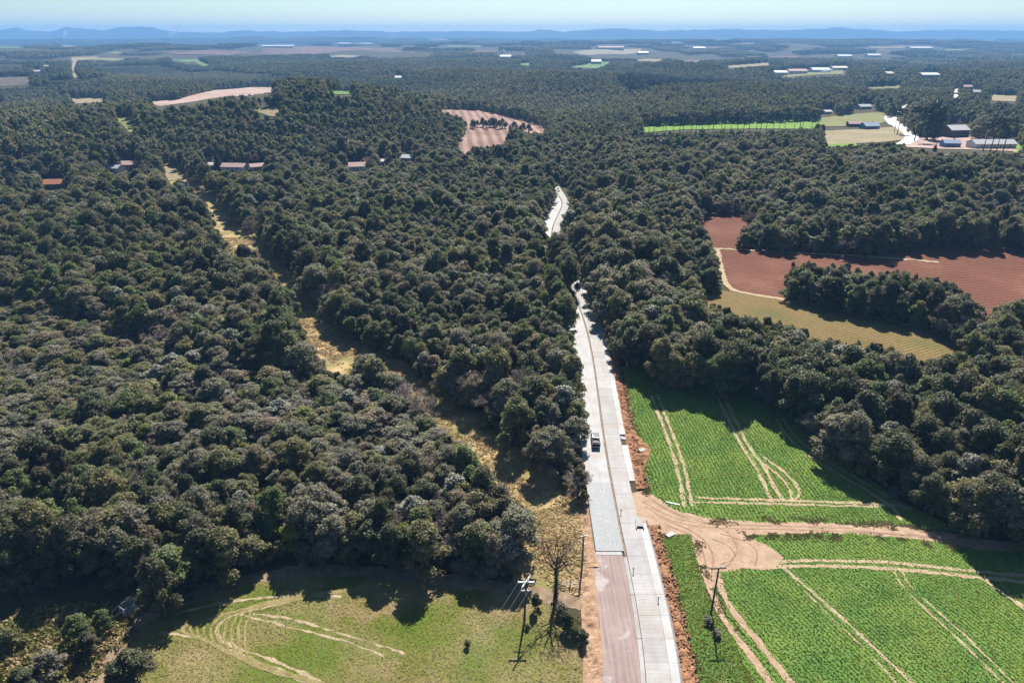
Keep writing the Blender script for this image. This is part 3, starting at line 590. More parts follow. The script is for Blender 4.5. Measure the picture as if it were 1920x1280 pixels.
# buildings: name, px, py of the foot, width px, wall height m, depth m, turn, wall, roof, detail, label
HOUSES = [
 ('house', 103, 354, 44, 2.8, 9, .15, 'wall_dark', 'roof_red', 2, 'low house with a red tiled roof among dark trees'),
 ('shed', 212, 323, 26, 2.6, 7, -.2, 'wall_white', 'roof_grey', 1, 'small grey-roofed shed next to a pink-roofed house'),
 ('house', 241, 317, 30, 2.8, 8, .05, 'wall_dark', 'roof_pink', 1, 'pink-roofed house next to the grey-roofed shed'),
 ('shed', 398, 317, 15, 2.6, 6, .1, 'wall_white', 'roof_white', 1, 'little white shed by the end of the clearing'),
 ('house', 437, 321, 44, 2.8, 8, -.1, 'wall_white', 'roof_pink', 1, 'long pink-roofed house behind the clearing'),
 ('house', 479, 320, 24, 2.6, 7, .5, 'wall_cream', 'roof_pink', 1, 'short pink-roofed house beside the long one'),
 ('house', 668, 320, 30, 2.8, 9, .2, 'wall_white', 'roof_pink', 2, 'faded pink-roofed house under the wooded hill'),
 ('house', 764, 303, 22, 2.6, 8, -.2, 'wall_white', 'roof_grey', 1, 'grey-roofed house among round trees under the hill'),
 ('shed', 716, 309, 9, 2.4, 5, .1, 'wall_blue', 'roof_white', 0, 'tiny pale blue shed among the trees under the hill'),
 ('farmhouse', 1635, 243, 27, 3.2, 12, .05, 'wall_blue', 'roof_blue', 2, 'farmhouse with a slate-blue roof above the tan stubble'),
 ('farmhouse', 1606, 238, 26, 2.8, 9, -.1, 'wall_dark', 'roof_pink', 1, 'dark-walled farmhouse left of the slate-blue roof'),
 ('shed', 1552, 214, 14, 2.6, 7, .1, 'wall_white', 'roof_white', 1, 'white shed at the edge of the olive pasture'),
 ('house', 1622, 205, 24, 3, 10, .2, 'wall_cream', 'roof_grey', 1, 'grey-roofed house in the trees above the olive pasture'),
 ('barn', 1797, 258, 36, 6.0, 14, .1, 'wall_dark', 'roof_white', 2, 'open barn with a bright white gable roof'),
 ('house', 1787, 277, 28, 3.2, 9, -.15, 'wall_blue', 'roof_blue', 2, 'blue house in front of the white-roofed barn'),
 ('shed', 1866, 279, 78, 3.4, 11, .02, 'wall_white', 'roof_white', 2, 'long low white poultry shed by the green grass'),
 ('shed', 1773, 256, 9, 2.4, 5, 0, 'wall_white', 'roof_white', 0, 'tiny white shed beside the barn'),
 ('house', 1815, 168, 18, 4, 12, .1, 'wall_cream', 'roof_pink', 1, 'house with a tan roof beside the bright piece of road'),
 ('house', 1832, 178, 16, 4, 12, -.2, 'wall_white', 'roof_grey', 0, 'grey-roofed house below the tan-roofed one'),
 ('warehouse', 1745, 147, 34, 6, 26, .02, 'wall_cream', 'roof_white', 1, 'cream warehouse with a white roof alone in the woods'),
 ('warehouse', 1668, 144, 15, 6, 22, .2, 'wall_white', 'roof_cream', 1, 'small cream-roofed warehouse left of the lone one'),
 ('warehouse', 1465, 142, 24, 6, 26, .03, 'wall_white', 'roof_cream', 1, 'first of the far cream sheds, nearest the pines'),
 ('warehouse', 1497, 139, 34, 6, 26, -.03, 'wall_white', 'roof_pink', 1, 'pink-roofed shed between the far cream sheds'),
 ('warehouse', 1540, 136, 34, 6, 28, .05, 'wall_white', 'roof_white', 1, 'white-roofed shed behind the pink-roofed one'),
 ('warehouse', 1576, 132, 28, 6, 28, 0, 'wall_white', 'roof_cream', 1, 'farthest cream shed of the row, beside the smoke'),
 ('warehouse', 1585, 109, 26, 7, 40, 0, 'wall_white', 'roof_grey', 0, 'long grey works on the far plain'),
 ('warehouse', 1640, 108, 24, 9, 40, 0, 'wall_white', 'roof_white', 0, 'white works right of the grey works'),
 ('warehouse', 1730, 93, 42, 8, 80, 0, 'wall_white', 'roof_white', 0, 'very long white factory near the horizon'),
 ('house', 70, 138, 14, 4, 14, .1, 'wall_white', 'roof_white', 0, 'white house on the brown heath'),
 ('house', 86, 129, 8, 5, 12, .1, 'wall_cream', 'roof_cream', 0, 'cream house beyond the heath'),
 ('house', 747, 150, 14, 4, 14, 0, 'wall_white', 'roof_white', 0, 'white house among tall dark trees'),
 ('warehouse', 948, 109, 20, 6, 30, .05, 'wall_white', 'roof_white', 0, 'white building with a steep silo on the far plain'),
 ('warehouse', 1118, 121, 18, 9, 24, .05, 'wall_cream', 'roof_white', 1, 'boxy cream building beside the green lawn'),
 ('warehouse', 1206, 103, 19, 9, 34, .02, 'wall_cream', 'roof_cream', 0, 'cream hall in the centre of the far plain'),
 ('warehouse', 1146, 94, 48, 12, 80, 0, 'wall_cream', 'roof_pink', 0, 'large pinkish factory on pale ground'),
 ('warehouse', 1312, 94, 22, 10, 50, 0, 'wall_white', 'roof_grey', 0, 'grey-white works on the far plain'),
 ('warehouse', 645, 84, 22, 9, 70, 0, 'wall_white', 'roof_white', 0, 'white factory above the large mauve field'),
 ('warehouse', 520, 90, 60, 8, 60, 0, 'wall_cream', 'roof_grey', 0, 'long grey factory left of the mauve field'),
 ('warehouse', 685, 84, 24, 8, 60, 0, 'wall_white', 'roof_grey', 0, 'grey works between the two white factories'),
]
for hs in HOUSES:
    _x, _y = G(hs[1], hs[2]); hp = (hs[4]*1.5)*FPX/axis_depth(_x, _y)
    mg = 9 if hs[2] > 190 else 2; hs_ = hs[3]*.45+mg
    CLEAR.append([(hs[1]-hs_, hs[2]-hp*1.3), (hs[1]+hs_, hs[2]-hp*1.3), (hs[1]+hs_, hs[2]-.05*hp), (hs[1]-hs_, hs[2]-.05*hp)]); continue
    CLEAR.append([(hs[1]-hs[3]*.45, hs[2]-hp), (hs[1]+hs[3]*.45, hs[2]-hp), (hs[1]+hs[3]*.45, hs[2]-.12*hp), (hs[1]-hs[3]*.45, hs[2]-.12*hp)])
for nm, mt, pl, lb in FAR:
    if mt != 'far_lime' and 'farm' not in nm: CLEAR.append(pl)

# ------------------------------------------------------------------ trees
def rsph(n, rng):
    v = rng.normal(size=(n, 3)); return v/np.linalg.norm(v, axis=1)[:, None]
def leaf_quads(P, N, size, rng, asp=.65):
    n = len(P); u = np.cross(N, rsph(n, rng)); u /= np.linalg.norm(u, axis=1)[:, None]+1e-9; v = np.cross(N, u)
    s = (size*rng.uniform(.6, 1.35, n))[:, None]; u = u*s*.5; v = v*s*.5*asp; q = N*s*.12
    V = np.stack([P-u-v*.6, P+v*-.9+u*.2+q, P+u+v*.5-q, P+v-u*.3], 1).reshape(-1, 3)
    return V, np.arange(4*n).reshape(-1, 4)
ICO_V = None
def ico():
    t_ = (1+5**.5)/2
    V = np.array([(-1, t_, 0), (1, t_, 0), (-1, -t_, 0), (1, -t_, 0), (0, -1, t_), (0, 1, t_), (0, -1, -t_), (0, 1, -t_), (t_, 0, -1), (t_, 0, 1), (-t_, 0, -1), (-t_, 0, 1)], float)
    F = np.array([(0, 11, 5), (0, 5, 1), (0, 1, 7), (0, 7, 10), (0, 10, 11), (1, 5, 9), (5, 11, 4), (11, 10, 2), (10, 7, 6), (7, 1, 8), (3, 9, 4), (3, 4, 2), (3, 2, 6), (3, 6, 8), (3, 8, 9), (4, 9, 5), (2, 4, 11), (6, 2, 10), (8, 6, 7), (9, 8, 1)])
    return V/np.linalg.norm(V[0]), F
IV, IF = ico()
def crown_from_lobes(lobes, nleaf, size, rng, core=.66, mat=0, core_mat=1, jit=.75):
    """leaf clumps over a set of lobes (centre, radii); some gaps, ragged outline"""
    mb = MB(); C = np.array([l[0] for l in lobes], float); Rr = np.array([l[1] for l in lobes], float)
    area = Rr[:, 0]*Rr[:, 1]+Rr[:, 0]*Rr[:, 2]*2; k = rng.choice(len(lobes), nleaf*2, p=area/area.sum())
    d = rsph(nleaf*2, rng); d[:, 2] = np.where((d[:, 2] < -.3) & (rng.random(len(d)) < .6), -d[:, 2], d[:, 2])
    gap = vnoise(d[:, 0]*2.2+k*7.3+9, d[:, 1]*2.2+d[:, 2]*3.1+20)
    P = C[k]+d*Rr[k]*(rng.uniform(.78, 1.10, len(k))+.22*(gap-.5))[:, None]
    keep = gap > .24
    for c, r in zip(C, Rr): keep &= (((P-c)/r)**2).sum(1) > .52
    P, d = P[keep][:nleaf], d[keep][:nleaf]
    N = d+rng.normal(size=d.shape)*jit; N[:, 2] += .5; N /= np.linalg.norm(N, axis=1)[:, None]
    V, F = leaf_quads(P, N, size, rng); mb.add(V, F, mat)
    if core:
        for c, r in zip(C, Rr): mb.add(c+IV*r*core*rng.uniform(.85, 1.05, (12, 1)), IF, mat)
    return mb
def dome_lobes(h, rad, base, n, rng, flat=.6, spread=.80):
    """uneven crown: a few main boughs carry small clumps at different heights"""
    L = []; zc = base+(h-base)*.5
    L.append(((0, 0, zc), (rad*.5, rad*.5, (h-base)*.38)))
    nb = max(3, n//7); B = []
    for b in range(nb):
        a = b*2*math.pi/nb+rng.uniform(-.5, .5); q = rad*rng.uniform(.15, .62); B.append((math.cos(a)*q, math.sin(a)*q, rng.uniform(-.20, .06), rng.uniform(.30, .52)))
    B.append((0, 0, .02, .45)); ex, ey = rng.uniform(.85, 1.2), rng.uniform(.85, 1.2)
    for i in range(n):
        bx, by, dz, br = B[i % len(B)]; a = rng.uniform(0, 6.283); q = math.sqrt(rng.random())*br*rad*1.15
        x, y = (bx+math.cos(a)*q)*ex, (by+math.sin(a)*q)*ey; u = min(1.15, math.hypot(x, y)/rad)
        rr = rad*rng.uniform(.17, .34)*min(1.0, 4.6/math.sqrt(n))
        z = base+(h-base)*(.88+dz-.50*u**1.9-.22*(q/(br*rad))**2*br+rng.uniform(-.05, .06))
        L.append(((x, y, max(base*.6+rr*.4, z-rr*flat*.5)), (rr, rr*rng.uniform(.8, 1.2), rr*flat*rng.uniform(.8, 1.3))))
    for i in range(max(2, n//5)):          # skirts of foliage low on the outside
        a = rng.uniform(0, 6.283); q = rad*rng.uniform(.55, .9); rr = rad*rng.uniform(.2, .32); L.append(((math.cos(a)*q, math.sin(a)*q, base+(h-base)*rng.uniform(.12, .42)), (rr, rr, rr*1.2)))
    return L
def trunk_mesh(h, base, rad, rng, r0=.22, limbs=4, k=6, bend=.5):
    mb = MB(); p = [(0, 0, -.3)]; x = yv = 0
    for i in range(1, 6):
        x += rng.uniform(-bend, bend)*.3; yv += rng.uniform(-bend, bend)*.3; p.append((x, yv, h*.78*i/5))
    tube(mb, p, [r0*1.25, r0, r0*.85, r0*.7, r0*.5, r0*.2], k)
    for i in range(limbs):
        a = i*2.4+rng.uniform(0, 1); z0 = base+(h-base)*rng.uniform(.0, .35); q = rad*rng.uniform(.5, .8); z1 = min(h*.85, z0+q*rng.uniform(.6, 1.2))
        c = np.array(p[2])*.0; tube(mb, [(x*.4, yv*.4, z0), (math.cos(a)*q*.5, math.sin(a)*q*.5, z0+(z1-z0)*.62), (math.cos(a)*q, math.sin(a)*q, z1)], [r0*.5, r0*.33, r0*.12], 5)
    return mb
def bare_mesh(h, rad, rng, r0=.2, n1=9, fork=.32, twigs=900, tw=.035, tl=.8, up=.75):
    """leafless crown: forked limbs and fine twigs (material 0 twig, 1 bark)"""
    mb = MB(); tips = []; P = [(0, 0, -.3), (.1, .05, h*fork*.5), (0, .1, h*fork), (.1, 0, h*.6)]
    tr = MB(); tube(tr, P, [r0*1.3, r0, r0*.8, r0*.4], 6)
    def grow(p, d, L, r, lev):
        q = p+d*L; mid = p+d*(L*.5)+Vector(rng.normal(size=3)*L*.06); tube(mb, [p, mid, q], [r, r*.8, r*.55], 4 if lev < 2 else 3, 1 if lev < 1 else 0, cap=False)
        tips.append((q, d, L, lev))
        if lev >= 3: return
        for _ in range(3 if lev < 2 else 3):
            e = (d+Vector(rng.normal(size=3)*.55)+Vector((0, 0, .18))).normalized(); grow(q, e, L*rng.uniform(.55, .8), r*.55, lev+1)
    for i in range(n1):
        a = i*2.399; z = h*(fork+(.62-fork)*i/n1); o = Vector((math.cos(a), math.sin(a), up+.5*i/n1)).normalized()
        grow(Vector((0, .05, z)), o, (rad*.55)*(1-.25*i/n1), r0*.42, 0)
    tw_p = [t_ for t_ in tips if t_[3] >= 1]; idx = rng.integers(0, len(tw_p), twigs); V = []; F = []
    for j, i in enumerate(idx):
        q, d, L, lev = tw_p[i]; e = (d+Vector(rng.normal(size=3)*.7)+Vector((0, 0, .2))).normalized(); s = e.cross(Vector(rng.normal(size=3))).normalized()*tw
        b = q-d*(L*rng.uniform(0, .8)); l = tl*rng.uniform(.5, 1.2); V += [tuple(b-s), tuple(b+s), tuple(b+e*l)]; F.append([3*j, 3*j+1, 3*j+2])
    mb.add(V, F, 0)
    z = np.concatenate(mb.V)[:, 2].max(); return mb, tr
def arauc_lobes(h, rad, rng):
    L = []
    for i in range(13):
        a = i*2*math.pi/13+rng.uniform(-.15, .15); q = rad*rng.uniform(.72, 1.0); L.append(((math.cos(a)*q, math.sin(a)*q, h-1.0+rng.uniform(-.3, .5)), (.75, .75, .5)))
    for i in range(8):
        a = i*2*math.pi/8; q = rad*.45; L.append(((math.cos(a)*q, math.sin(a)*q, h-.6+rng.uniform(-.3, .3)), (.85, .85, .5)))
    for i in range(7):
        a = i*2*math.pi/7+.3; q = rad*rng.uniform(.55, .8); L.append(((math.cos(a)*q, math.sin(a)*q, h-2.4+rng.uniform(-.4, .2)), (.6, .6, .4)))
    L.append(((0, 0, h-.3), (.8, .8, .5))); return L

VAR = []     # list of dicts: crown mesh builder, trunk builder, mats, height, radius, tone, kind
def add_var(kind, tone, crown, trunk, mats, h, rad, bark='bark'):
    VAR.append(dict(kind=kind, tone=tone, crown=crown, trunk=trunk, mats=[M[m] for m in mats], h=h, rad=rad, bark=M[bark])); return len(VAR)-1
vr = np.random.default_rng(11); NEAR = {}
def broad(mat, tone, h, rad, base, n, flat, nleaf=3300, size=.42, spread=.80):
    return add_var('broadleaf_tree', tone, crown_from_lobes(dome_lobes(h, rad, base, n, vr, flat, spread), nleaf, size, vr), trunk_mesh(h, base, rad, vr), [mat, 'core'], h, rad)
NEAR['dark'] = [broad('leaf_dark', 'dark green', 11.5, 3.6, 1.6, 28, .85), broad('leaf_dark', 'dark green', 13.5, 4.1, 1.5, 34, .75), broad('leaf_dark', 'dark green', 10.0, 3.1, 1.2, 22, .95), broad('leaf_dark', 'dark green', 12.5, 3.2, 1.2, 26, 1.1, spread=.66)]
NEAR['olive'] = [broad('leaf_olive', 'olive green', 11.0, 3.7, 1.6, 30, .8), broad('leaf_olive', 'olive green', 9.5, 3.2, 1.3, 20, .7), broad('leaf_olive', 'olive green', 12.5, 3.9, 1.4, 32, .9)]
NEAR['grey'] = [broad('leaf_grey', 'grey-green', 10.5, 3.5, 1.4, 30, .8, 3300, .38), broad('leaf_grey', 'grey-green', 12.0, 4.0, 1.6, 36, .7, 3600, .38), broad('leaf_grey', 'grey-green', 9.0, 2.9, 1.0, 20, .9, 2600, .38)]
NEAR['brown'] = [broad('leaf_brown', 'brownish', 10.5, 3.5, 1.2, 28, .8, 3000, .38), broad('leaf_brown', 'brownish', 9.0, 3.0, 1.0, 24, .8, 2600, .36)]
NEAR['silver'] = [broad('leaf_silver', 'silvery', 9.5, 3.4, 1.2, 28, .6, 2000, .45), broad('leaf_silver', 'silvery', 11, 3.0, 1.2, 24, .8, 2000, .45)]
NEAR['yellow'] = [broad('leaf_yellow', 'yellow-green', 9.0, 2.7, 1.2, 20, .7, 1700, .45)]
NEAR['green'] = [broad('leaf_green', 'mid green', 12.0, 3.6, 1.4, 28, .8), broad('leaf_green', 'mid green', 10.5, 3.3, 1.0, 26, 1.0)]
NEAR['bare'] = []
for hh, rr_, nn in ((9.5, 3.4, 9), (11, 3.2, 11), (8, 3.0, 8)):
    c_, t_ = bare_mesh(hh*.72, rr_, vr, .16, nn, .25, 2600, .035, .75); NEAR['bare'].append(add_var('leafless_tree', 'bare grey', c_, t_, ['twig', 'bark'], hh, rr_))
NEAR['shrub'] = [add_var('shrub', 'low', crown_from_lobes(dome_lobes(3.2, 1.9, .1, 7, vr, .8), 800, .38, vr), trunk_mesh(3, .3, 1.5, vr, .08, 3, 4), ['leaf_olive', 'core'], 3.2, 1.9),
                 add_var('shrub', 'low', crown_from_lobes(dome_lobes(2.6, 1.6, .1, 6, vr, .9), 700, .34, vr), trunk_mesh(2.4, .3, 1.2, vr, .07, 3, 4), ['leaf_grey', 'core'], 2.6, 1.6),
                 add_var('shrub', 'low', crown_from_lobes(dome_lobes(4.2, 1.7, .1, 8, vr, 1.1), 900, .38, vr), trunk_mesh(4, .3, 1.3, vr, .08, 3, 4), ['leaf_dark', 'core'], 4.2, 1.7)]
def cone_lobes(h, rad, n, rng):
    L = []
    for i in range(n):
        u = (i+.5)/n; a = i*2.399; q = rad*(1-u)*.55; rr = rad*(1-u)*.55+.35; L.append(((math.cos(a)*q, math.sin(a)*q, 1+(h-1.6)*u), (rr, rr, rr*.9)))
    L.append(((0, 0, h*.35), (rad*.5, rad*.5, h*.3))); return L
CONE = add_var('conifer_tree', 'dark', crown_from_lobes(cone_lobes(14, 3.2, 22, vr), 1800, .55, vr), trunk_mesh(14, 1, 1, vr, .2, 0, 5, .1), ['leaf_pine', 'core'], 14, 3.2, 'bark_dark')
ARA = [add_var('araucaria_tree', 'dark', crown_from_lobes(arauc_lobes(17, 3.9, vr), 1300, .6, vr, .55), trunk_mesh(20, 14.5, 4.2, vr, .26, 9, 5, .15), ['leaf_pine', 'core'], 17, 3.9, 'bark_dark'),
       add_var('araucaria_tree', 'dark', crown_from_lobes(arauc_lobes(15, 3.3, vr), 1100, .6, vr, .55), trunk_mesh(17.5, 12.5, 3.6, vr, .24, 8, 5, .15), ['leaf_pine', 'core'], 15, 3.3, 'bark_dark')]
def eucalypt():
    L = []
    for i in range(26):
        u = i/26; a = i*2.399; q = 5.2*(.45+.75*u*(1.25-u))*.8; L.append(((math.cos(a)*q, math.sin(a)*q, 3+27*u), (2.9, 2.9, 2.6)))
    return L
EUC = add_var('eucalyptus_tree', 'dark', crown_from_lobes(eucalypt(), 3600, .8, vr), trunk_mesh(30, 6, 5, vr, .5, 6), ['leaf_pine', 'core'], 32, 7.5)
def palm():
    mb = MB()
    for i in range(26):
        a = i*2.399; up = .95-1.15*(i/26); L = 3.4; pts = []
        for s in range(7):
            u = s/6; pts.append(Vector((math.cos(a)*L*u*(.75+.2*(1-up)), math.sin(a)*L*u*(.75+.2*(1-up)), 7.4+L*(up*u-1.05*u*u))))
        V = []; F = []
        for s in range(6):
            t_ = (pts[s+1]-pts[s]); sd_ = t_.cross(Vector((0, 0, 1))).normalized()
            for g in range(3):
                b = pts[s]+t_*(g/3); w = .95*math.sin(math.pi*min(1, (s+g/3+.6)/6.4))+.1
                for sg in (-1, 1):
                    k = len(V); V += [tuple(b), tuple(b+t_*.28), tuple(b+sd_*sg*w*.8+t_*.5+Vector((0, 0, -.35*w)))]; F.append([k, k+1, k+2])
        mb.add(V, F, 0)
    tr = MB(); tube(tr, [(0, 0, -.3), (.1, 0, 2.5), (0, .1, 5), (0, 0, 7.5)], [.24, .19, .17, .2], 7); return mb, tr
pc, pt = palm(); PALM = add_var('palm_tree', 'green', pc, pt, ['leaf_green', 'core'], 8, 3.2)
# middle-distance forms: fewer, larger leaf clumps
def mid(mat, h, rad, n, flat): return add_var('mid', 'mid', crown_from_lobes(dome_lobes(h, rad, 1.0, n*2, vr, flat), 620, .8, vr, .74), None, [mat, 'core'], h, rad)
MIDV = [mid('leaf_dark', 11.5, 3.8, 9, .85), mid('leaf_dark', 13, 4.2, 10, .8), mid('leaf_olive', 11, 3.8, 9, .8), mid('leaf_grey', 10.5, 3.6, 9, .8), mid('leaf_grey', 9.5, 3.2, 8, .9), mid('leaf_green', 12, 3.6, 9, .9), mid('leaf_brown', 9.5, 3.2, 8, .8)]
MIDP = [.24, .16, .18, .14, .12, .08, .08]
MIDCONE = add_var('mid', 'mid', crown_from_lobes(cone_lobes(18, 3.0, 14, vr), 420, 1.0, vr), None, ['leaf_pine', 'core'], 18, 3)
def patch(size, nt, sc, pal=(.40, .18, .20, .12, .10)):
    """a stand of trees for the far forest: every crown its own clumps"""
    mb = MB(); mats = ['leaf_dark', 'leaf_olive', 'leaf_grey', 'leaf_green', 'leaf_brown', 'core']
    k = int(math.sqrt(nt)); s = size/k
    for i in range(k):
        for j in range(k):
            x = (i+.5-k/2)*s+vr.uniform(-.4, .4)*s; y_ = (j+.5-k/2)*s+vr.uniform(-.4, .4)*s
            h = sc*vr.uniform(6.5, 14); rad = sc*vr.uniform(2.3, 4.4); m = int(vr.choice(5, p=pal))
            c = crown_from_lobes(dome_lobes(h, rad, 1.0, 7, vr, .8), 90 if sc > 1.3 else 190, (1.25 if sc < 1.3 else 2.8), vr, .8, m, 5)
            mb.merge(c, lambda V, x=x, y_=y_: V+np.array((x, y_, 0)))
    return mb, [M[q] for q in mats]
PATCH = []
def add_patch(size, nt, sc, pal=(.40, .18, .20, .12, .10)): mb, ms = patch(size, nt, sc, pal); VAR.append(dict(kind='patch', tone='', crown=mb, trunk=None, mats=ms, h=14*sc, rad=size*.7, bark=None)); return len(VAR)-1
P30 = [add_patch(30, 36, 1.0, q) for q in ((.7, .08, .06, .14, .02), (.6, .14, .10, .12, .04), (.35, .25, .2, .1, .1), (.3, .2, .28, .1, .12), (.14, .22, .34, .05, .25), (.15, .3, .3, .1, .15))]
P120 = [add_patch(120, 169, 1.7, q) for q in ((.75, .08, .05, .1, .02), (.35, .25, .2, .1, .1), (.12, .25, .35, .05, .23))]

protos = bpy.data.collections.new('tree_forms')      # not in the scene: only the forest mass draws from it
for i, v in enumerate(VAR):
    v['crown_me'] = v['crown'].mesh('crown', v['mats'])
    v['trunk_me'] = v['trunk'].mesh('trunk', v['bark'], True) if v['trunk'] else None
    j = MB().merge(v['crown'])
    mats = list(v['mats'])
    if v['trunk']: j.merge(v['trunk'], None, len(mats)); mats.append(v['bark'])
    ob = bpy.data.objects.new('form_%03d' % i, j.mesh('form', mats)); protos.objects.link(ob)

# ---- where trees stand
SCRUB = [(-200, 590), (100, 590), (280, 660), (480, 720), (700, 745), (860, 845), (900, 885), (800, 905), (500, 890), (200, 880), (-200, 930)]
LOWSCRUB = [(-200, 128), (300, 125), (520, 140), (560, 160), (330, 165), (200, 170), (-200, 200)]
PINES = [(1165, 160), (1240, 150), (1400, 152), (1395, 168), (1250, 172), (1180, 185)]
MX0, MY0, MW, MH = -260, -20, 2440, 1480
_my, _mx = np.mgrid[MY0:MY0+MH, MX0:MX0+MW]; CMASK = np.zeros((MH, MW), bool)
for p_ in CLEAR:
    x0_, x1_ = max(int(min(q[0] for q in p_))-1-MX0, 0), min(int(max(q[0] for q in p_))+2-MX0, MW); y0_, y1_ = max(int(min(q[1] for q in p_))-1-MY0, 0), min(int(max(q[1] for q in p_))+2-MY0, MH)
    CMASK[y0_:y1_, x0_:x1_] |= inside(_mx[y0_:y1_, x0_:x1_], _my[y0_:y1_, x0_:x1_], p_)
def cm(px, py):
    i = np.round(py).astype(int)-MY0; j = np.round(px).astype(int)-MX0; okk = (i >= 0) & (i < MH) & (j >= 0) & (j < MW)
    return okk & CMASK[np.clip(i, 0, MH-1), np.clip(j, 0, MW-1)]
def clear_mask(x, y, h, rad):
    z = height(x, y); bad = np.zeros(np.shape(x), bool)
    for a, b in [(0, .0), (0, .22), (0, .45), (0, .7), (0, .95), (-.55, .6), (.55, .6)]: bad |= cm(*project(x+a*rad, y, z+b*h))
    # ground rules: the carriageway, the clearing
    off = x-xl(y); bad |= (y < YEND+5) & (off > -EDGE_W-LEFT_W-1.2) & (off < E0+2.2)
    bad |= dist_to(CLR, x, y) < np.where(y < 112, 7.0, np.where(y < 240, 6.0, 7.2))
    return bad
def in_view(x, y, m=140):
    px, py = project(x, y, height(x, y)); return (px > -m) & (px < 1920+m) & (py < 1280+m*2) & (y > 30)
trees = []      # x, y, variant, scale xy, scale z, rot
def pick(names, probs, n, rng):
    k = rng.choice(len(names), n, p=np.array(probs)/sum(probs)); return [NEAR[names[q]][rng.integers(len(NEAR[names[q]]))] for q in k]
S = 3.8; LIM = 540
gx, gy = np.meshgrid(np.arange(-420, 470, S), np.arange(40, LIM, S)); gx = gx.ravel(); gy = gy.ravel()
jx = RNG.uniform(-.42, .42, len(gx))*S; jy = RNG.uniform(-.42, .42, len(gy))*S; gx = gx+jx; gy = gy+jy
kp = in_view(gx, gy) & (np.hypot(gx, gy) < LIM); gx, gy = gx[kp], gy[kp]
bpx, bpy_ = project(gx, gy, 0*gx)
scrub = inside(bpx, bpy_, SCRUB); big = fbm(gx/38+3, gy/38+8, 3)
NMS = ['dark', 'olive', 'grey', 'silver', 'yellow', 'green', 'bare', 'brown']
v_a = pick(NMS, [.50, .12, .10, .02, .01, .16, .05, .04], len(gx), RNG); v_b = pick(NMS, [.18, .28, .22, .04, .03, .07, .08, .10], len(gx), RNG); v_c = pick(NMS, [.12, .14, .26, .08, .01, .03, .20, .16], len(gx), RNG)
v_s = pick(NMS, [.05, .20, .24, .07, .04, .03, .20, .17], len(gx), RNG)
gn = fbm(gx/46+31, gy/46+12, 3)+RNG.normal(size=len(gx))*.05; v_n = np.where(gn < .44, v_a, np.where(gn < .57, v_b, v_c))
sc = (.44+1.05*big)*RNG.uniform(.80, 1.14, len(gx)); sc = np.where(scrub, (.4+.35*big)*RNG.uniform(.7, 1.3, len(gx)), sc)
edge = (bpx < 1010) & (bpy_ > 985); sc = np.where(edge, np.clip(sc, RNG.uniform(.72, .98, len(gx)), 1.1), sc)
right = (gx > xl(gy)+4) & (gy < 200); sc = np.where(right, np.clip(sc*1.05, RNG.uniform(.62, .95, len(gx)), 1.18), sc)
wide = np.where(scrub, RNG.uniform(1.45, 2.1, len(gx)), np.where(right | edge, RNG.uniform(1.05, 1.4, len(gx)), RNG.uniform(1.05, 1.38, len(gx))))
vi = np.where(scrub, v_s, v_n)
hh = np.array([VAR[q]['h'] for q in vi])*sc; rr = np.array([VAR[q]['rad'] for q in vi])*sc*wide
ok = ~clear_mask(gx, gy, hh, rr)
for q in np.nonzero(ok)[0]: trees.append((gx[q], gy[q], int(vi[q]), sc[q]*wide[q], sc[q]*RNG.uniform(.9, 1.1), RNG.uniform(0, 6.28)))
sx_, sy_ = np.meshgrid(np.arange(-210, 40, 2.7), np.arange(100, 260, 2.7)); sx_ = sx_.ravel()+RNG.uniform(-1.3, 1.3, sx_.size); sy_ = sy_.ravel()+RNG.uniform(-1.3, 1.3, sy_.size)
k_ = inside(*project(sx_, sy_, 0*sx_), SCRUB) & in_view(sx_, sy_); sx_, sy_ = sx_[k_], sy_[k_]; q_ = RNG.uniform(.34, .5, len(sx_)); v_2 = pick(NMS, [.03, .20, .26, .06, .03, .03, .22, .17], len(sx_), RNG)
k_ = ~clear_mask(sx_, sy_, 10*q_, 3.3*q_)
for a_, b_, c_, d_, e_ in zip(sx_, sy_, v_2, q_, k_):
    if e_: trees.append((a_, b_, int(c_), d_*RNG.uniform(1.5, 2.2), d_*RNG.uniform(.85, 1.15), RNG.uniform(0, 6.28)))
# understorey that closes the forest edges and gaps
S2 = 3.4
ux, uy = np.meshgrid(np.arange(-200, 260, S2), np.arange(40, 300, S2)); ux = ux.ravel()+RNG.uniform(-1.4, 1.4, ux.size); uy = uy.ravel()+RNG.uniform(-1.4, 1.4, uy.size)
kp = in_view(ux, uy); ux, uy = ux[kp], uy[kp]; us = RNG.uniform(.7, 1.4, len(ux))
ok = ~clear_mask(ux, uy, 3.0*us, 1.5*us); under = [(a, b, NEAR['shrub'][RNG.integers(3)], s, s, RNG.uniform(0, 6.28)) for a, b, s in zip(ux[ok], uy[ok], us[ok])]

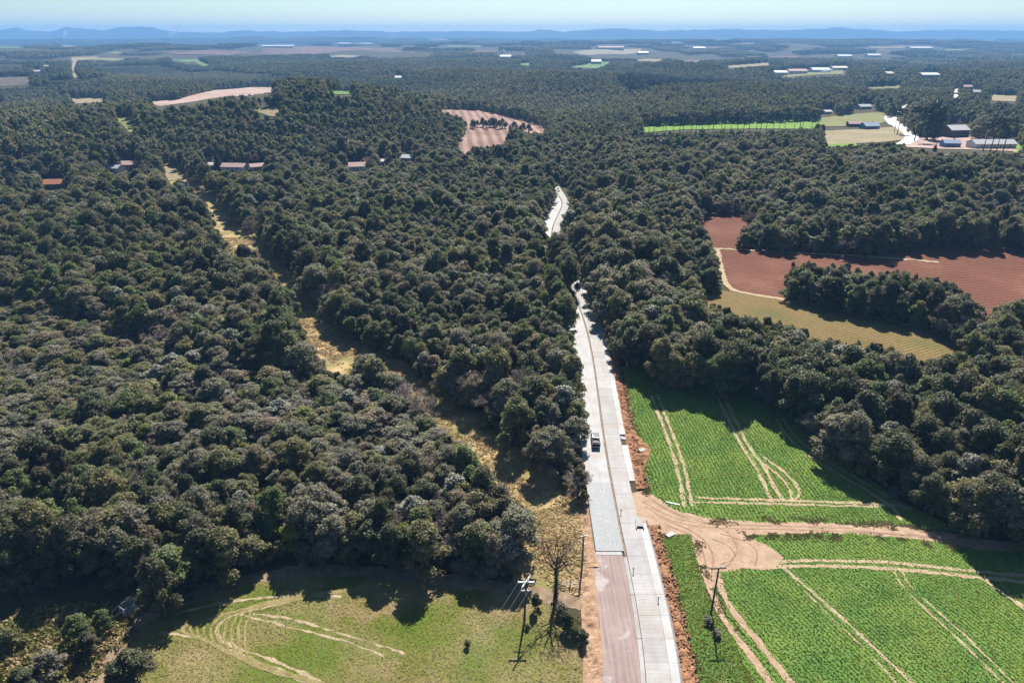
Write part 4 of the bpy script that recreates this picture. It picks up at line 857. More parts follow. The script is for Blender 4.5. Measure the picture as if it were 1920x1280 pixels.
mass = []       # points of the forest mass: x, y, z, variant, sx, sy, sz, rot
def put(x, y, v, s, sz, rot): mass.append((x, y, float(height(x, y))-.15, v, s, s, sz, rot))
_ck = np.linspace(-1, 1, 9); _cX, _cY = [q.ravel() for q in np.meshgrid(_ck, _ck)]
def cell_clear(cx, cy, half, h):
    X = cx+_cX*half; Y = cy+_cY*half; z = height(X, Y)
    return not any(cm(*project(X, Y, z+q)).any() for q in (0, h*.5, h))
def singles(cx, cy, half, s):
    k = np.arange(-half+s/2, half, s); X, Y = np.meshgrid(cx+k, cy+k); X = X.ravel()+RNG.uniform(-.4, .4, X.size)*s; Y = Y.ravel()+RNG.uniform(-.4, .4, Y.size)*s
    v = RNG.choice(MIDV, len(X), p=MIDP); q = RNG.uniform(.75, 1.2, len(X)); bad = clear_mask(X, Y, 11*q, 3.5*q)
    for a, b, c, d, e in zip(X, Y, v, q, bad):
        if not e: put(a, b, int(c), d*1.05, d, RNG.uniform(0, 6.28))
C1 = 30
for cy_ in np.arange(LIM-60, 2700, C1):
    for cx_ in np.arange(-2300, 2310, C1):
        d_ = math.hypot(cx_, cy_)
        if d_ < LIM-15 or d_ > 2700 or abs(cx_) > cy_*.86+40: continue
        px_, py_ = project(cx_, cy_, 0.0)
        if inside(px_, py_, PINES):
            for _ in range(26): put(cx_+RNG.uniform(-15, 15), cy_+RNG.uniform(-15, 15), MIDCONE, RNG.uniform(.8, 1.1), RNG.uniform(.85, 1.1), RNG.uniform(0, 6.28))
            continue
        f_ = .50+.95*fbm(np.array([cx_/260.]), np.array([cy_/260.]))[0]
        if inside(px_, py_, LOWSCRUB): f_ *= .32
        if not cell_clear(cx_, cy_, 15, 12*f_) or d_ < LIM+25: 
            if d_ < LIM+25:
                k = np.arange(-12, 15, 6.0); X, Y = np.meshgrid(cx_+k, cy_+k); X = X.ravel()+RNG.uniform(-2, 2, X.size); Y = Y.ravel()+RNG.uniform(-2, 2, Y.size)
                m_ = np.hypot(X, Y) > LIM; X, Y = X[m_], Y[m_]
                if len(X):
                    q = RNG.uniform(.75, 1.2, len(X)); bad = clear_mask(X, Y, 11*q, 3.5*q); v = RNG.choice(MIDV, len(X), p=MIDP)
                    for a, b, c, d, e in zip(X, Y, v, q, bad):
                        if not e: put(a, b, int(c), d, d, RNG.uniform(0, 6.28))
            else: singles(cx_, cy_, 15, 5.4)
        else:
            put(cx_+RNG.uniform(-2, 2), cy_+RNG.uniform(-2, 2), P30[int(np.clip((fbm(np.array([cx_/170.+5]), np.array([cy_/170.+2]), 3)[0]-.30)*15+RNG.normal()*.8, 0, 5))], 1.0, f_*RNG.uniform(.9, 1.1), RNG.integers(4)*math.pi/2+RNG.uniform(-.12, .12))
C2 = 120
for cy_ in np.arange(2400, 10000, C2):
    for cx_ in np.arange(-8400, 8410, C2):
        d_ = math.hypot(cx_, cy_)
        if d_ < 2660 or d_ > 9500 or abs(cx_) > cy_*.84+60: continue
        if fbm(np.array([cx_/420.+9]), np.array([cy_/420.+4]), 3)[0] > .66: continue
        f_ = .45+.75*fbm(np.array([cx_/500.+2]), np.array([cy_/500.]))[0]
        if cell_clear(cx_, cy_, 60, 12*f_): put(cx_, cy_, P120[int(np.clip((fbm(np.array([cx_/600.+5]), np.array([cy_/600.+2]), 3)[0]-.32)*9+RNG.normal()*.4, 0, 2))], 1.0, f_, RNG.integers(4)*math.pi/2)

# trees overhanging the road where it bends out of sight
for q_, yy_ in enumerate(np.arange(206, 256, 2.8)):
    s_ = RNG.uniform(1.05, 1.35); o_ = (-2.6-RNG.uniform(0, 1.6)) if 221 < yy_ < 252 else -8.2-RNG.uniform(0, 1.5); s_ = s_*1.12 if 221 < yy_ < 252 else s_
    trees.append((float(xl(yy_))+o_, float(yy_), NEAR[('green', 'dark', 'olive', 'dark', 'grey')[q_ % 5]][q_ % 2], s_, s_*1.05, RNG.uniform(0, 6.28)))
for a_, b_ in [(872, 241), (884, 240), (895, 239), (906, 239), (917, 239), (928, 240), (939, 241), (950, 242), (961, 244), (972, 246), (982, 248), (992, 250), (890, 242), (912, 242), (934, 243), (956, 246), (976, 250)]:
    x_, y_ = G(a_+RNG.uniform(-3, 3), b_); s_ = RNG.uniform(.55, .8); trees.append((x_, y_, NEAR['dark'][RNG.integers(4)], s_*1.25, s_, RNG.uniform(0, 6.28)))

# ---- pick the trees that show largest as individuals
T = np.array([(a, b, c, d, e, f) for a, b, c, d, e, f in trees]); 
hv = np.array([VAR[int(c)]['h'] for c in T[:, 2]])*T[:, 4]
px, py = project(T[:, 0], T[:, 1], hv*.6); dep = axis_depth(T[:, 0], T[:, 1], hv*.6)
area = np.array([VAR[int(c)]['rad'] for c in T[:, 2]])*T[:, 3]*hv/dep**2
area = np.where((px > 5) & (px < 1915) & (py > 5) & (py < 1272), area, 0)
print('trees', len(T), 'under', len(under), 'mass', len(mass))
IND = set()
kinds = np.array([VAR[int(c)]['kind'] for c in T[:, 2]])
for kd, lim in (('broadleaf_tree', 300), ('leafless_tree', 70)):
    ii = np.nonzero(kinds == kd)[0]; IND |= set(ii[np.argsort(-area[ii])][:lim].tolist())
GROUPED = {}
for i in range(len(T)):
    if i not in IND: put(T[i, 0], T[i, 1], int(T[i, 2]), T[i, 3], T[i, 4], T[i, 5])
for (a, b, c, d, e, f) in under: put(a, b, c, d, e, f)

def tree_at(v, x, y, s, sz, rot, label, group, z=None):
    d = VAR[v]; o = empty(d['kind'], (x, y, (float(height(x, y)) if z is None else z)), rot); o.scale = (s, s, sz)
    link('trunk', d['trunk_me'], o); link('crown', d['crown_me'], o)
    tag(o, label, 'tree' if d['kind'] != 'shrub' else 'shrub', group); return o
def ordinal(n):
    w = ['', 'first', 'second', 'third', 'fourth', 'fifth', 'sixth', 'seventh', 'eighth', 'ninth', 'tenth', 'eleventh', 'twelfth']
    return w[n] if n < len(w) else '%d%s' % (n, {1: 'st', 2: 'nd', 3: 'rd'}.get(n % 10 if n % 100 not in (11, 12, 13) else 0, 'th'))
def zone_of(x, y):
    px, py = project(x, y, 0.0); px, py = float(px), float(py); off = x-float(xl(y))
    if off > 0:
        if py > 985: return 'in the shaded dirt road corner', 'the dirt road'
        if px > 1560: return 'flanking the upper crop field', 'the dirt road'
        if px > 1165 and py > 640: return 'along the shade above the crop field', 'the concrete road'
        return 'in the woods beyond the red verge', 'the concrete road'
    if dist_to(CLR, np.array([x]), np.array([y]))[0] < 16 and x > np.interp(y, CLR[:, 1], CLR[:, 0]): return 'lining the straw clearing', 'the fresh concrete'
    if x > np.interp(y, CLR[:, 1], CLR[:, 0]): return 'between clearing and concrete road', 'the fresh concrete'
    if py > 1005: return 'in the front row above the track', 'the gravel road'
    if py > 940: return 'just behind the front forest row', 'the gravel road'
    if py > 880: return 'inside the woods above the mown field', 'the gravel road'
    return 'in the low scrub across the clearing', 'the gravel road'
buckets = {}
for i in sorted(IND):
    z, ref = zone_of(T[i, 0], T[i, 1]); buckets.setdefault((z, ref, VAR[int(T[i, 2])]['tone'], kinds[i]), []).append(i)
for (z, ref, tone, kd), ids in buckets.items():
    rx = float(xl(100))+2
    ids.sort(key=lambda i: math.hypot(T[i, 0]-rx, (T[i, 1]-100)*.6) if ref != 'the dirt road' else math.hypot(T[i, 0]-95, T[i, 1]-100))
    noun = 'leafless tree' if kd == 'leafless_tree' else tone+' broadleaf tree'
    for n, i in enumerate(ids):
        lab = (ordinal(n+1)+' '+noun+' from '+ref+', '+z) if len(ids) > 1 else 'only '+noun+' '+z
        tree_at(int(T[i, 2]), T[i, 0], T[i, 1], T[i, 3], T[i, 4], T[i, 5], lab, ('leafless trees' if kd == 'leafless_tree' else 'broadleaf trees')+' nearest the road and fields')

# ---- the forest mass (one object, drawn from the tree forms)
def forest_mass(name, pts, label, cat):
    A = np.array(pts, float); me = bpy.data.meshes.new(name); me.vertices.add(len(A)); me.vertices.foreach_set('co', A[:, :3].ravel())
    a = me.attributes.new('form', 'INT', 'POINT'); a.data.foreach_set('value', A[:, 3].astype(np.int32))
    a = me.attributes.new('size', 'FLOAT_VECTOR', 'POINT'); a.data.foreach_set('vector', A[:, 4:7].ravel())
    a = me.attributes.new('turn', 'FLOAT_VECTOR', 'POINT'); rv = np.zeros((len(A), 3)); rv[:, 2] = A[:, 7]; a.data.foreach_set('vector', rv.ravel())
    ng = bpy.data.node_groups.new('grow_forest', 'GeometryNodeTree')
    ng.interface.new_socket('Geometry', in_out='INPUT', socket_type='NodeSocketGeometry'); ng.interface.new_socket('Geometry', in_out='OUTPUT', socket_type='NodeSocketGeometry')
    N = ng.nodes; Lk = ng.links.new
    gi = N.new('NodeGroupInput'); go = N.new('NodeGroupOutput'); ip = N.new('GeometryNodeInstanceOnPoints'); ci = N.new('GeometryNodeCollectionInfo')
    ci.inputs['Collection'].default_value = protos; ci.inputs['Separate Children'].default_value = True; ci.inputs['Reset Children'].default_value = True
    def attr(nm, ty):
        q = N.new('GeometryNodeInputNamedAttribute'); q.data_type = ty; q.inputs['Name'].default_value = nm; return q.outputs['Attribute']
    Lk(gi.outputs[0], ip.inputs['Points']); Lk(ci.outputs[0], ip.inputs['Instance']); ip.inputs['Pick Instance'].default_value = True
    Lk(attr('form', 'INT'), ip.inputs['Instance Index']); Lk(attr('size', 'FLOAT_VECTOR'), ip.inputs['Scale'])
    e2 = N.new('FunctionNodeEulerToRotation'); Lk(attr('turn', 'FLOAT_VECTOR'), e2.inputs[0]); Lk(e2.outputs[0], ip.inputs['Rotation'])
    Lk(ip.outputs[0], go.inputs[0])
    o = link(name, me); md_ = o.modifiers.new('grow', 'NODES'); md_.node_group = ng; tag(o, label, cat, kind='stuff'); return o
forest_mass('forest', mass, 'dense mixed forest covering the land to the far plain', 'forest')

# ------------------------------------------------------------------ low growth (nobody could count it)
def grass_mat(name, stops, scale=.25, trans=.25, streak=None, band=None):
    t = NT(name); p = t.pos(); c = t.ramp(t.noise(scale, 5, p, .6), stops)
    if streak is not None: c = t.mix(1.0, c, t.ramp(t.noise(1.0, 3, t.mapped(p, (.9, .05, 1), streak), .6), [(.32, (.66, .70, .66)), (.5, (1, 1, 1)), (.68, (1.32, 1.22, 1.2))]), 'MULTIPLY')
    if band is not None: c = t.mix(t.ramp(t.noise(1.0, 3, t.mapped(p, (.16, .02, 1), streak), .5), [(.45, (0, 0, 0)), (.62, (.75, .75, .75))]), c, band)
    f = t.ramp(t.noise(4.0, 2, p), [(.3, (.84,)*3), (.7, (1.16,)*3)]); c = t.mix(1.0, c, f, 'MULTIPLY')
    pb = t.n('ShaderNodeBsdfPrincipled'); t.l(c, pb.inputs['Base Color']); pb.inputs['Roughness'].default_value = .7; pb.inputs['Specular IOR Level'].default_value = .15
    tr = t.n('ShaderNodeBsdfTranslucent'); t.l(c, tr.inputs['Color']); mx = t.n('ShaderNodeMixShader'); mx.inputs[0].default_value = trans
    t.l(pb.outputs[0], mx.inputs[1]); t.l(tr.outputs[0], mx.inputs[2]); t.l(mx.outputs[0], t.out.inputs['Surface']); return t.m
def tuft_mesh(name, P, h, w, mat, label, cat, blades=3, lean=.5):
    n = len(P); k = n*blades; b = np.repeat(P, blades, 0); z = height(b[:, 0], b[:, 1])+.02
    a = RNG.uniform(0, 6.283, k); hh_ = h*RNG.uniform(.55, 1.35, k); ww = w*RNG.uniform(.6, 1.3, k); off = RNG.normal(size=(k, 2))*w*.45
    c = np.column_stack([b+off, z]); s = np.column_stack([np.cos(a), np.sin(a), 0*a])*ww[:, None]*.5
    la = RNG.uniform(0, 6.283, k); top = np.column_stack([np.cos(la)*hh_*lean, np.sin(la)*hh_*lean, hh_])
    V = np.stack([c-s, c+s, c+s*.55+top, c-s*.55+top*.9], 1).reshape(-1, 3)
    o = MB().add(V, np.arange(4*k).reshape(-1, 4)).build(name, mat); tag(o, label, cat, kind='stuff'); return o
def scatter(poly, sp_r, sp_a, ang, world=False, jit=.35, xs=None, tracks=True, ymax=1e9):
    W = poly if world else [G(*p) for p in poly]; A = np.array(W); c0 = A.mean(0); ca, sa = math.cos(ang), math.sin(ang)
    r = np.abs(A-c0).sum(1).max(); u, v = np.meshgrid(np.arange(-r, r, sp_r), np.arange(-r, r, sp_a)); u = u.ravel(); v = v.ravel()
    u = u+RNG.uniform(-jit*.5, jit*.5, u.size)*sp_r; v = v+RNG.uniform(-jit, jit, v.size)*2*sp_a
    x = c0[0]+u*ca-v*sa; y = c0[1]+u*sa+v*ca; k = inside(x, y, W) & in_view(x, y, 60) & (y < ymax); x, y = x[k], y[k]
    if tracks:
        bad = np.zeros(len(x), bool)
        for (L, hw) in TRACKS:
            if L[:, 0].max() < x.min() or L[:, 0].min() > x.max() or L[:, 1].max() < y.min() or L[:, 1].min() > y.max() or hw > 5: continue
            bad |= (dist_to(L[::3] if len(L) > 8 else L, x, y) < hw*(.55+.7*fbm(x*.8, y*.8))) & (RNG.random(len(x)) < .78)
        bad |= inside(x, y, DW); x, y = x[~bad], y[~bad]
    return np.column_stack([x, y])
DW = [G(*p) for p in DIRT]
M['crop'] = grass_mat('young_crop_blades', [(.25, (0.139, 0.211, 0.041)), (.45, (0.204, 0.280, 0.050)), (.6, (0.294, 0.305, 0.066)), (.78, (0.408, 0.310, 0.121))], .09, .35, R(-14), (0.306, 0.310, 0.055))
M['mown'] = grass_mat('mown_grass_blades', [(.32, (.10, .135, .018)), (.40, (.18, .155, .045)), (.48, (.25, .19, .085)), (.70, (.33, .255, .135))], .09, .25, R(65))
M['straw'] = grass_mat('dry_straw_blades', [(.3, (0.299, 0.213, 0.098)), (.55, (0.471, 0.345, 0.178)), (.8, (0.575, 0.443, 0.253))], .3)
M['weeds'] = grass_mat('roadside_weeds', [(.3, (0.132, 0.168, 0.042)), (.45, (0.228, 0.216, 0.072)), (.6, (0.348, 0.258, 0.138)), (.8, (0.432, 0.324, 0.192))], .35)
P1 = scatter(CROP_UP, .80, .20, R(4), jit=.3); keep = fbm(P1[:, 0]*.35, P1[:, 1]*.35) > .14
tuft_mesh('crop', P1[keep], .12, .34, M['crop'], 'green crop plants in rows on the upper field', 'crop', 3, 1.0)
P2 = scatter(CROP_LO, .72, .18, R(21), jit=.3); keep = fbm(P2[:, 0]*.35, P2[:, 1]*.35) > .14
tuft_mesh('crop', P2[keep], .11, .30, M['crop'], 'green crop plants in rows on the lower field', 'crop', 3, 1.0)
tuft_mesh('grass', scatter(STRIPG, .42, .36, R(10)), .16, .32, M['crop'], 'green grass on the strip beside the red earth verge', 'grass')
tuft_mesh('grass', scatter(MOWN, .45, .36, R(-20)), .07, .30, M['mown'], 'short mown grass on the lower field', 'grass', 3, 1.6)
k_ = int(len(CLR)); cl = []
for W_ in (resample(CLR, .5, False),):
    W_ = W_[W_[:, 1] < 300]
    for _ in range(30): cl.append(W_+np.stack([RNG.uniform(-8.5, 8.5, len(W_)), RNG.uniform(-.5, .5, len(W_))], -1))
cl = np.concatenate(cl); cl = cl[fbm(cl[:, 0]*.3, cl[:, 1]*.3) > .36]; tr_d = cl[:, 1] > 92
cl_off = cl[:, 0]-xl(cl[:, 1]); tr_d &= cl_off < -8.2
tuft_mesh('straw', cl[tr_d], .20, .40, M['straw'], 'dry straw tufts over the cleared strip', 'grass', 3, 1.8)
tuft_mesh('straw', scatter([(1010, 1085), (1010, 960), (1060, 940), (1102, 955), (1100, 1040), (1104, 1112), (1060, 1108)], .5, .5, 0), .18, .40, M['straw'], 'dry straw tufts between the forest and the gravel road', 'grass', 3, 1.8)
tuft_mesh('weeds', scatter([(-80, 1290), (-60, 1190), (60, 1150), (160, 1130), (240, 1140), (262, 1165), (215, 1235), (140, 1330), (-80, 1340)], .5, .45, 0), .5, .45, M['weeds'], 'rough weeds on the scrubby corner', 'weeds', 4, 1.2)
wd = []
for ln, n_, sp in (([(1330, 975), (1450, 976), (1600, 981), (1740, 990), (1830, 1006)], 1500, .7), ([(1400, 1006), (1480, 1004), (1600, 1005), (1720, 1017), (1830, 1034)], 1200, .6), ([(1308, 1010), (1316, 1060), (1335, 1110), (1365, 1165), (1400, 1215)], 500, .5), ([(1075, 1165), (1100, 1210), (1104, 1280)], 400, .6), ([(250, 1150), (330, 1122), (430, 1085), (560, 1062), (720, 1064)], 900, .5), ([(1212, 925), (1208, 880), (1190, 800), (1172, 720)], 700, .5), ([(1243, 1010), (1262, 1100), (1290, 1200), (1312, 1280)], 700, .4)):
    W_ = smooth_line([G(*p) for p in ln]); i_ = RNG.integers(0, len(W_)-1, n_); f_ = RNG.random(n_)[:, None]; wd.append(W_[i_]*(1-f_)+W_[i_+1]*f_+RNG.normal(size=(n_, 2))*sp)
wd = np.concatenate(wd); tuft_mesh('weeds', wd[fbm(wd[:, 0]*.5, wd[:, 1]*.5) > .56], .16, .42, M['weeds'], 'weeds and dry brush along the tracks and verges', 'weeds', 3, .6)
# clods on the red earth
cx_, cy_ = [], []
yy = RNG.uniform(50, 200, 2600); oo = RNG.uniform(E0+.5, E0+2.6, 2600); m_ = ~((yy > ye0) & (yy < ye1)); yy, oo = yy[m_], oo[m_]
V_ = []; F_ = []; mbc = MB()
for y_, o_ in zip(yy, oo):
    r_ = RNG.uniform(.08, .30); mbc.add(np.array((float(xl(y_))+o_, y_, .20+RNG.uniform(-.08, .15)))+IV*np.array((r_, r_, r_*.7))*RNG.uniform(.6, 1.2, (12, 1)), IF)
tag(mbc.build('clods', M['red_earth']), 'clods of orange-red earth on the road verge', 'earth', kind='stuff')

# ------------------------------------------------------------------ things
def rot2(x, y, a): return x*math.cos(a)-y*math.sin(a), x*math.sin(a)+y*math.cos(a)
# power poles
def power_pole(px, py, h, label, arms, lean=(0, 0), rz=0.0, mat='wood', arm_mat='arm_white', group='power poles'):
    p_ = G3(px, py); o = empty('power_pole', p_, rz); tag(o, label, 'power pole', group)
    tube(MB(), [(0, 0, -.6), (lean[0]*.5, lean[1]*.5, h*.5), (lean[0], lean[1], h)], [.19, .16, .12], 8).build('pole', M[mat], o, True)
    for (z_, L_, ang, th) in arms:
        mb = box(MB(), -L_/2, L_/2, -th, th, -th, th); a_ = mb.build('crossarm', M[arm_mat], o); a_.location = (lean[0]*z_/h, lean[1]*z_/h+.16*math.cos(ang), z_); a_.rotation_euler = (0, 0, ang)
        for q in (-.46, -.16, .16, .46)[::1]:
            ins = tube(tube(MB(), [(0, 0, 0), (0, 0, .14)], .03, 6), [(0, 0, .12), (0, 0, .18), (0, 0, .28)], [.09, .075, .04], 8).build('insulator', M['insul'], a_); ins.location = (q*L_, 0, th)
    tube(MB(), [(.19, 0, h*.72), (.19, 0, h*.72+.5)], .07, 8).build('fuse_box', M['steel'], o)
    return o
pl1 = power_pole(983, 1165, 7.9, 'leaning power pole with two white crossarms on the mown field', [(7.75, 2.6, 0, .09), (7.95, 2.9, R(62), .09), (6.1, 1.4, 0, .05)], (.25, .3), 0, 'wood')
pl2 = power_pole(1333, 1150, 9.4, 'single dark power pole beside the dirt lane in the grass', [(9.15, 2.5, 0, .08), (8.0, .7, R(90), .05)], (.15, .1), R(4), 'wood', 'wood')
pl3 = power_pole(1091, 1064, 6.8, 'thin dark pole on the straw patch beside the gravel road', [(6.5, 1.1, R(20), .05)], (.05, .15), 0, 'pole_conc', 'wood')
pl4 = power_pole(1119, 604, 10.5, 'pole at the foot of the woods beside the bending concrete road', [(10.1, 1.8, R(10), .06)], (.1, 0), 0, 'wood', 'wood')
pl5 = power_pole(1176, 688, 8.5, 'slanting pale pole at the top corner of the upper crop field', [(8.1, 1.2, R(10), .05)], (-.9, .4), 0, 'steel', 'wood')
def wire(a, b, sag, label):
    mb = MB(); a = Vector(a); b = Vector(b); pts = [a.lerp(b, i/12)-Vector((0, 0, sag*4*(i/12)*(1-i/12))) for i in range(13)]
    o = tube(mb, pts, .016, 4).build('power_line', M['wire']); tag(o, label, 'power line', 'wires of the power line'); return o
b1 = Vector(pl1.location)+Vector((.25, .46, 8.2)); b3 = Vector(pl3.location)+Vector((0, .2, 6.8))
off_ = Vector((-26, 18, 6.5))
for q, nm in ((-1.2, 'outer'), (0, 'middle'), (1.2, 'inner')):
    wire(b1+Vector((q, -.2, -.25)), Vector((q-20, 38, 7.4)), .9, nm+' wire running from the white crossarms over the mown field')
    wire(b1+Vector((q*.5, q*.9+.1, 0)), b3+Vector((q*.35, 0, 0)), .3, nm+' wire between the leaning pole and the straw patch pole')

# tall leafless tree by the gravel road
c_, t_ = bare_mesh(14.5, 4.8, np.random.default_rng(5), .30, 12, .42, 420, .016, .9, 1.3)
bt = empty('leafless_tree', G3(1041, 1120)); tag(bt, 'tall bare dark-trunked tree beside the gravel road and leaning pole', 'tree', 'lone trees and bushes by the roads')
c_.build('crown', [M['bark_dark'], M['bark_dark']], bt); tb = t_.build('trunk', M['bark_dark'], bt, True)
bt.scale = (1.0, 1.0, .84)
ivy = crown_from_lobes([((.1, .05, 2.2), (.6, .6, 2.2)), ((.05, .1, 5.2), (.45, .45, 1.8))], 500, .25, np.random.default_rng(9), .5); ivy.build('ivy', [M['leaf_dark'], M['core']], bt)
# bushes and corner trees: px, py, form, size, label
def bush(px, py, v, s, sz, label, kind=None):
    p_ = G3(px, py); return tree_at(v, p_.x, p_.y, s, sz, RNG.uniform(0, 6.28), label, 'lone trees and bushes by the roads', p_.z)
D0, D1, D2, D3 = NEAR['dark']; SH = NEAR['shrub']
bush(258, 1296, D0, 1.02, .72, 'big round dark tree beside the mown field corner')
bush(150, 1205, NEAR['green'][1], .72, .55, 'pale green bush beside the pipe cattle race')
bush(172, 1228, D2, .62, .48, 'small dark bush under the pale green one')
bush(95, 1268, NEAR['grey'][2], .88, .55, 'round grey-green bush on the scrubby corner')
bush(48, 1300, D2, .8, .5, 'dark bush at the very corner below the round one')
bush(196, 1182, NEAR['green'][1], .5, .42, 'little green bush right of the pale green one')
bush(20, 1215, SH[0], 1.2, 1.2, 'low olive shrub at the scrub edge')
bush(245, 1190, SH[1], .6, .6, 'tiny grey shrub at the gate of the cattle race')
bush(1062, 1178, SH[2], .9, .8, 'dark shrub in front of the tall bare tree')
bush(1075, 1192, SH[0], .85, .7, 'olive shrub between the bare tree and the gravel road')
bush(1092, 1205, SH[2], .7, .6, 'dark shrub nearest the gravel road')
bush(1050, 1150, SH[1], .9, .9, 'grey shrub behind the tall bare tree')
bush(1003, 1142, SH[2], .7, .8, 'shrub in the shade behind the leaning pole')
bush(988, 1178, SH[0], .35, .3, 'tiny shrub at the foot of the leaning pole')
bush(876, 1212, SH[2], .45, .3, 'small dark tuft of bush alone on the mown field')
bush(1084, 925, SH[2], 1.1, 1.5, 'narrow dark bush at the forest tip beside the fresh concrete')
bush(1094, 945, SH[0], .8, 1.1, 'olive bush at the forest tip beside the fresh concrete')
bush(1262, 720, SH[1], .8, .8, 'grey shrub standing in the upper crop field')
bush(1345, 1192, SH[1], .6, .4, 'dry shrub at the foot of the single dark pole')
bush(1330, 1168, SH[1], .7, .5, 'grey shrub behind the single dark pole')
PALMS = [(378, 655, .95, 'palm in the low scrub, largest of the palms'), (772, 690, .8, 'palm rising from the forest strip by the clearing'), (885, 662, .7, 'palm in the middle of the forest strip'), (1048, 770, .85, 'palm leaning near the white road base'), (1166, 668, .7, 'palm by the red verge of the road bend'), (1290, 1000, 0, '')]
for a_, b_, s_, l_ in PALMS:
    if s_: p_ = G3(a_, b_); tree_at(PALM, p_.x, p_.y, s_*1.15, s_*1.45, RNG.uniform(0, 6), l_, 'palms in the forest')
# araucarias along the pasture, farm trees, dark conifers
n_ = 0
for i_ in range(30):
    a_ = 1205+i_*11.2+RNG.uniform(-4, 4); b_ = 251-i_*.35+RNG.uniform(-3, 3); p_ = G3(a_, b_); n_ += 1
    tree_at(ARA[i_ % 2], p_.x, p_.y, RNG.uniform(.9, 1.25), RNG.uniform(.9, 1.1), RNG.uniform(0, 6), ordinal(n_)+' araucaria from the dark end of the row along the bright pasture', 'araucarias along the bright pasture')
for q, (a_, b_, s_, l_) in enumerate([(1714, 266, 1.5, 'tall araucaria standing alone by the white road'), (1843, 284, 1.2, 'first araucaria before the long white shed, counting from the barn'), (1856, 286, 1.3, 'second araucaria before the long white shed'), (1868, 284, 1.15, 'third araucaria before the long white shed'), (1880, 286, 1.25, 'fourth araucaria before the long white shed'), (1676, 250, 1.1, 'araucaria at the bend of the white road'), (1682, 252, 1.2, 'second araucaria at the bend of the white road')]):
    p_ = G3(a_, b_); tree_at(ARA[q % 2], p_.x, p_.y, s_, s_*1.05, q*1.3, l_, 'araucarias by the farm')
for a_, b_, s_, l_ in [(1738, 262, 1.0, 'huge dark eucalyptus beside the farm road'), (1752, 264, .9, 'huge dark eucalyptus nearer the white barn'), (1728, 252, .75, 'eucalyptus behind the two huge ones'), (5, 212, .8, 'dark eucalyptus mass at the far edge of the heath')]:
    p_ = G3(a_, b_); tree_at(EUC, p_.x, p_.y, s_, s_, 0.5*s_*7, l_, 'eucalyptus trees')
for a_, b_, s_, l_ in [(978, 292, .8, 'first dark conifer below the hillside field'), (990, 294, .75, 'second dark conifer below the hillside field'), (1001, 292, .85, 'third dark conifer below the hillside field'), (1012, 293, .75, 'fourth dark conifer below the hillside field'), (1024, 290, .9, 'fifth dark conifer below the hillside field'), (1040, 296, .8, 'sixth dark conifer below the hillside field'), (960, 280, 1.15, 'broad dark tree in the corner of the hillside field'), (217, 318, 1.1, 'dark conifer behind the grey-roofed shed'), (30, 345, 1.3, 'big dark conifer by the red tiled house'), (135, 352, 1.2, 'dark conifer beside the red tiled house'), (410, 318, .9, 'dark conifer by the little white shed'), (180, 325, 1.2, 'dark conifer left of the grey-roofed shed'), (815, 308, .9, 'dark conifer right of the grey-roofed hillside house'), (790, 312, .85, 'dark rounded conifer below the hillside house'), (1752, 284, .45, 'small dark conifer in the farmyard')]:
    p_ = G3(a_, b_); tree_at(CONE, p_.x, p_.y, s_*1.15, s_*.95, s_*9, l_, 'dark conifers by the houses')

# pickup on the white base
def pickup(loc, rz, label, detail=True):
    o = empty('pickup_truck', loc, rz); tag(o, label, 'pickup truck', 'vehicles on the road')
    bd = MB(); box(bd, -.92, .92, -2.6, 2.55, .48, .95); box(bd, -.86, .86, 1.15, 2.5, .95, 1.12)
    body = bd.build('body', M['black_paint'], o); bv = body.modifiers.new('b', 'BEVEL'); bv.width = .08; bv.segments = 2
    cab = MB().add([(-.86, -.75, .95), (.86, -.75, .95), (.86, 1.2, .95), (-.86, 1.2, .95), (-.72, -.55, 1.72), (.72, -.55, 1.72), (.72, .55, 1.72), (-.72, .55, 1.72)], BOXF).build('cab', M['black_paint'], o)
    for nm, V in (('windscreen', [(-.76, 1.10, 1.05), (.76, 1.10, 1.05), (.66, .60, 1.66), (-.66, .60, 1.66)]), ('rear_window', [(.74, -.735, 1.08), (-.74, -.735, 1.08), (-.66, -.60, 1.62), (.66, -.60, 1.62)])):
        MB().add([(x_, y_+(.02 if y_ > 0 else -.02), z_+.012) for x_, y_, z_ in V], [[0, 1, 2, 3]]).build(nm, M['glass'], o)
    for sg in (-1, 1): MB().add([(sg*.872, -.6, 1.02), (sg*.872, 1.0, 1.02), (sg*.762, .5, 1.62), (sg*.762, -.5, 1.62)], [[0, 1, 2, 3]]).build('side_window', M['glass'], o)
    be = MB(); box(be, -.92, -.84, -2.58, -.78, .95, 1.3); box(be, .84, .92, -2.58, -.78, .95, 1.3); box(be, -.84, .84, -2.58, -2.50, .95, 1.3); be.build('bed', M['black_paint'], o)
    ld = MB(); box(ld, -.7, .6, -2.2, -1.2, .951, 1.38); box(ld, -.5, .3, -1.15, -.85, .951, 1.25); ld.build('load', M['load'], o)
    tube(tube(MB(), [(-.7, -.85, 1.3), (-.68, -.85, 1.85), (.68, -.85, 1.85), (.7, -.85, 1.3)], .04, 6), [(-.68, -.85, 1.85), (-.6, .3, 1.86)], .03, 6).build('roll_bar', M['chrome'], o)
    box(MB(), -.9, .9, -2.72, -2.62, .5, .66).build('rear_bumper', M['chrome'], o)
    for sg in (-1, 1):
        box(MB(), sg*.78-.1, sg*.78+.1, -2.63, -2.585, .97, 1.2).build('tail_light', M['tail_red'], o)
        for yy_ in (-1.6, 1.65):
            w_ = tube(MB(), [(sg*.70, 0, 0), (sg*.95, 0, 0)], .38, 16).build('wheel', M['tyre'], o); w_.location = (0, yy_, .38)
            rm = tube(MB(), [(sg*.90, 0, 0), (sg*.962, 0, 0)], .2, 12).build('rim', M['chrome'], w_)
    return o
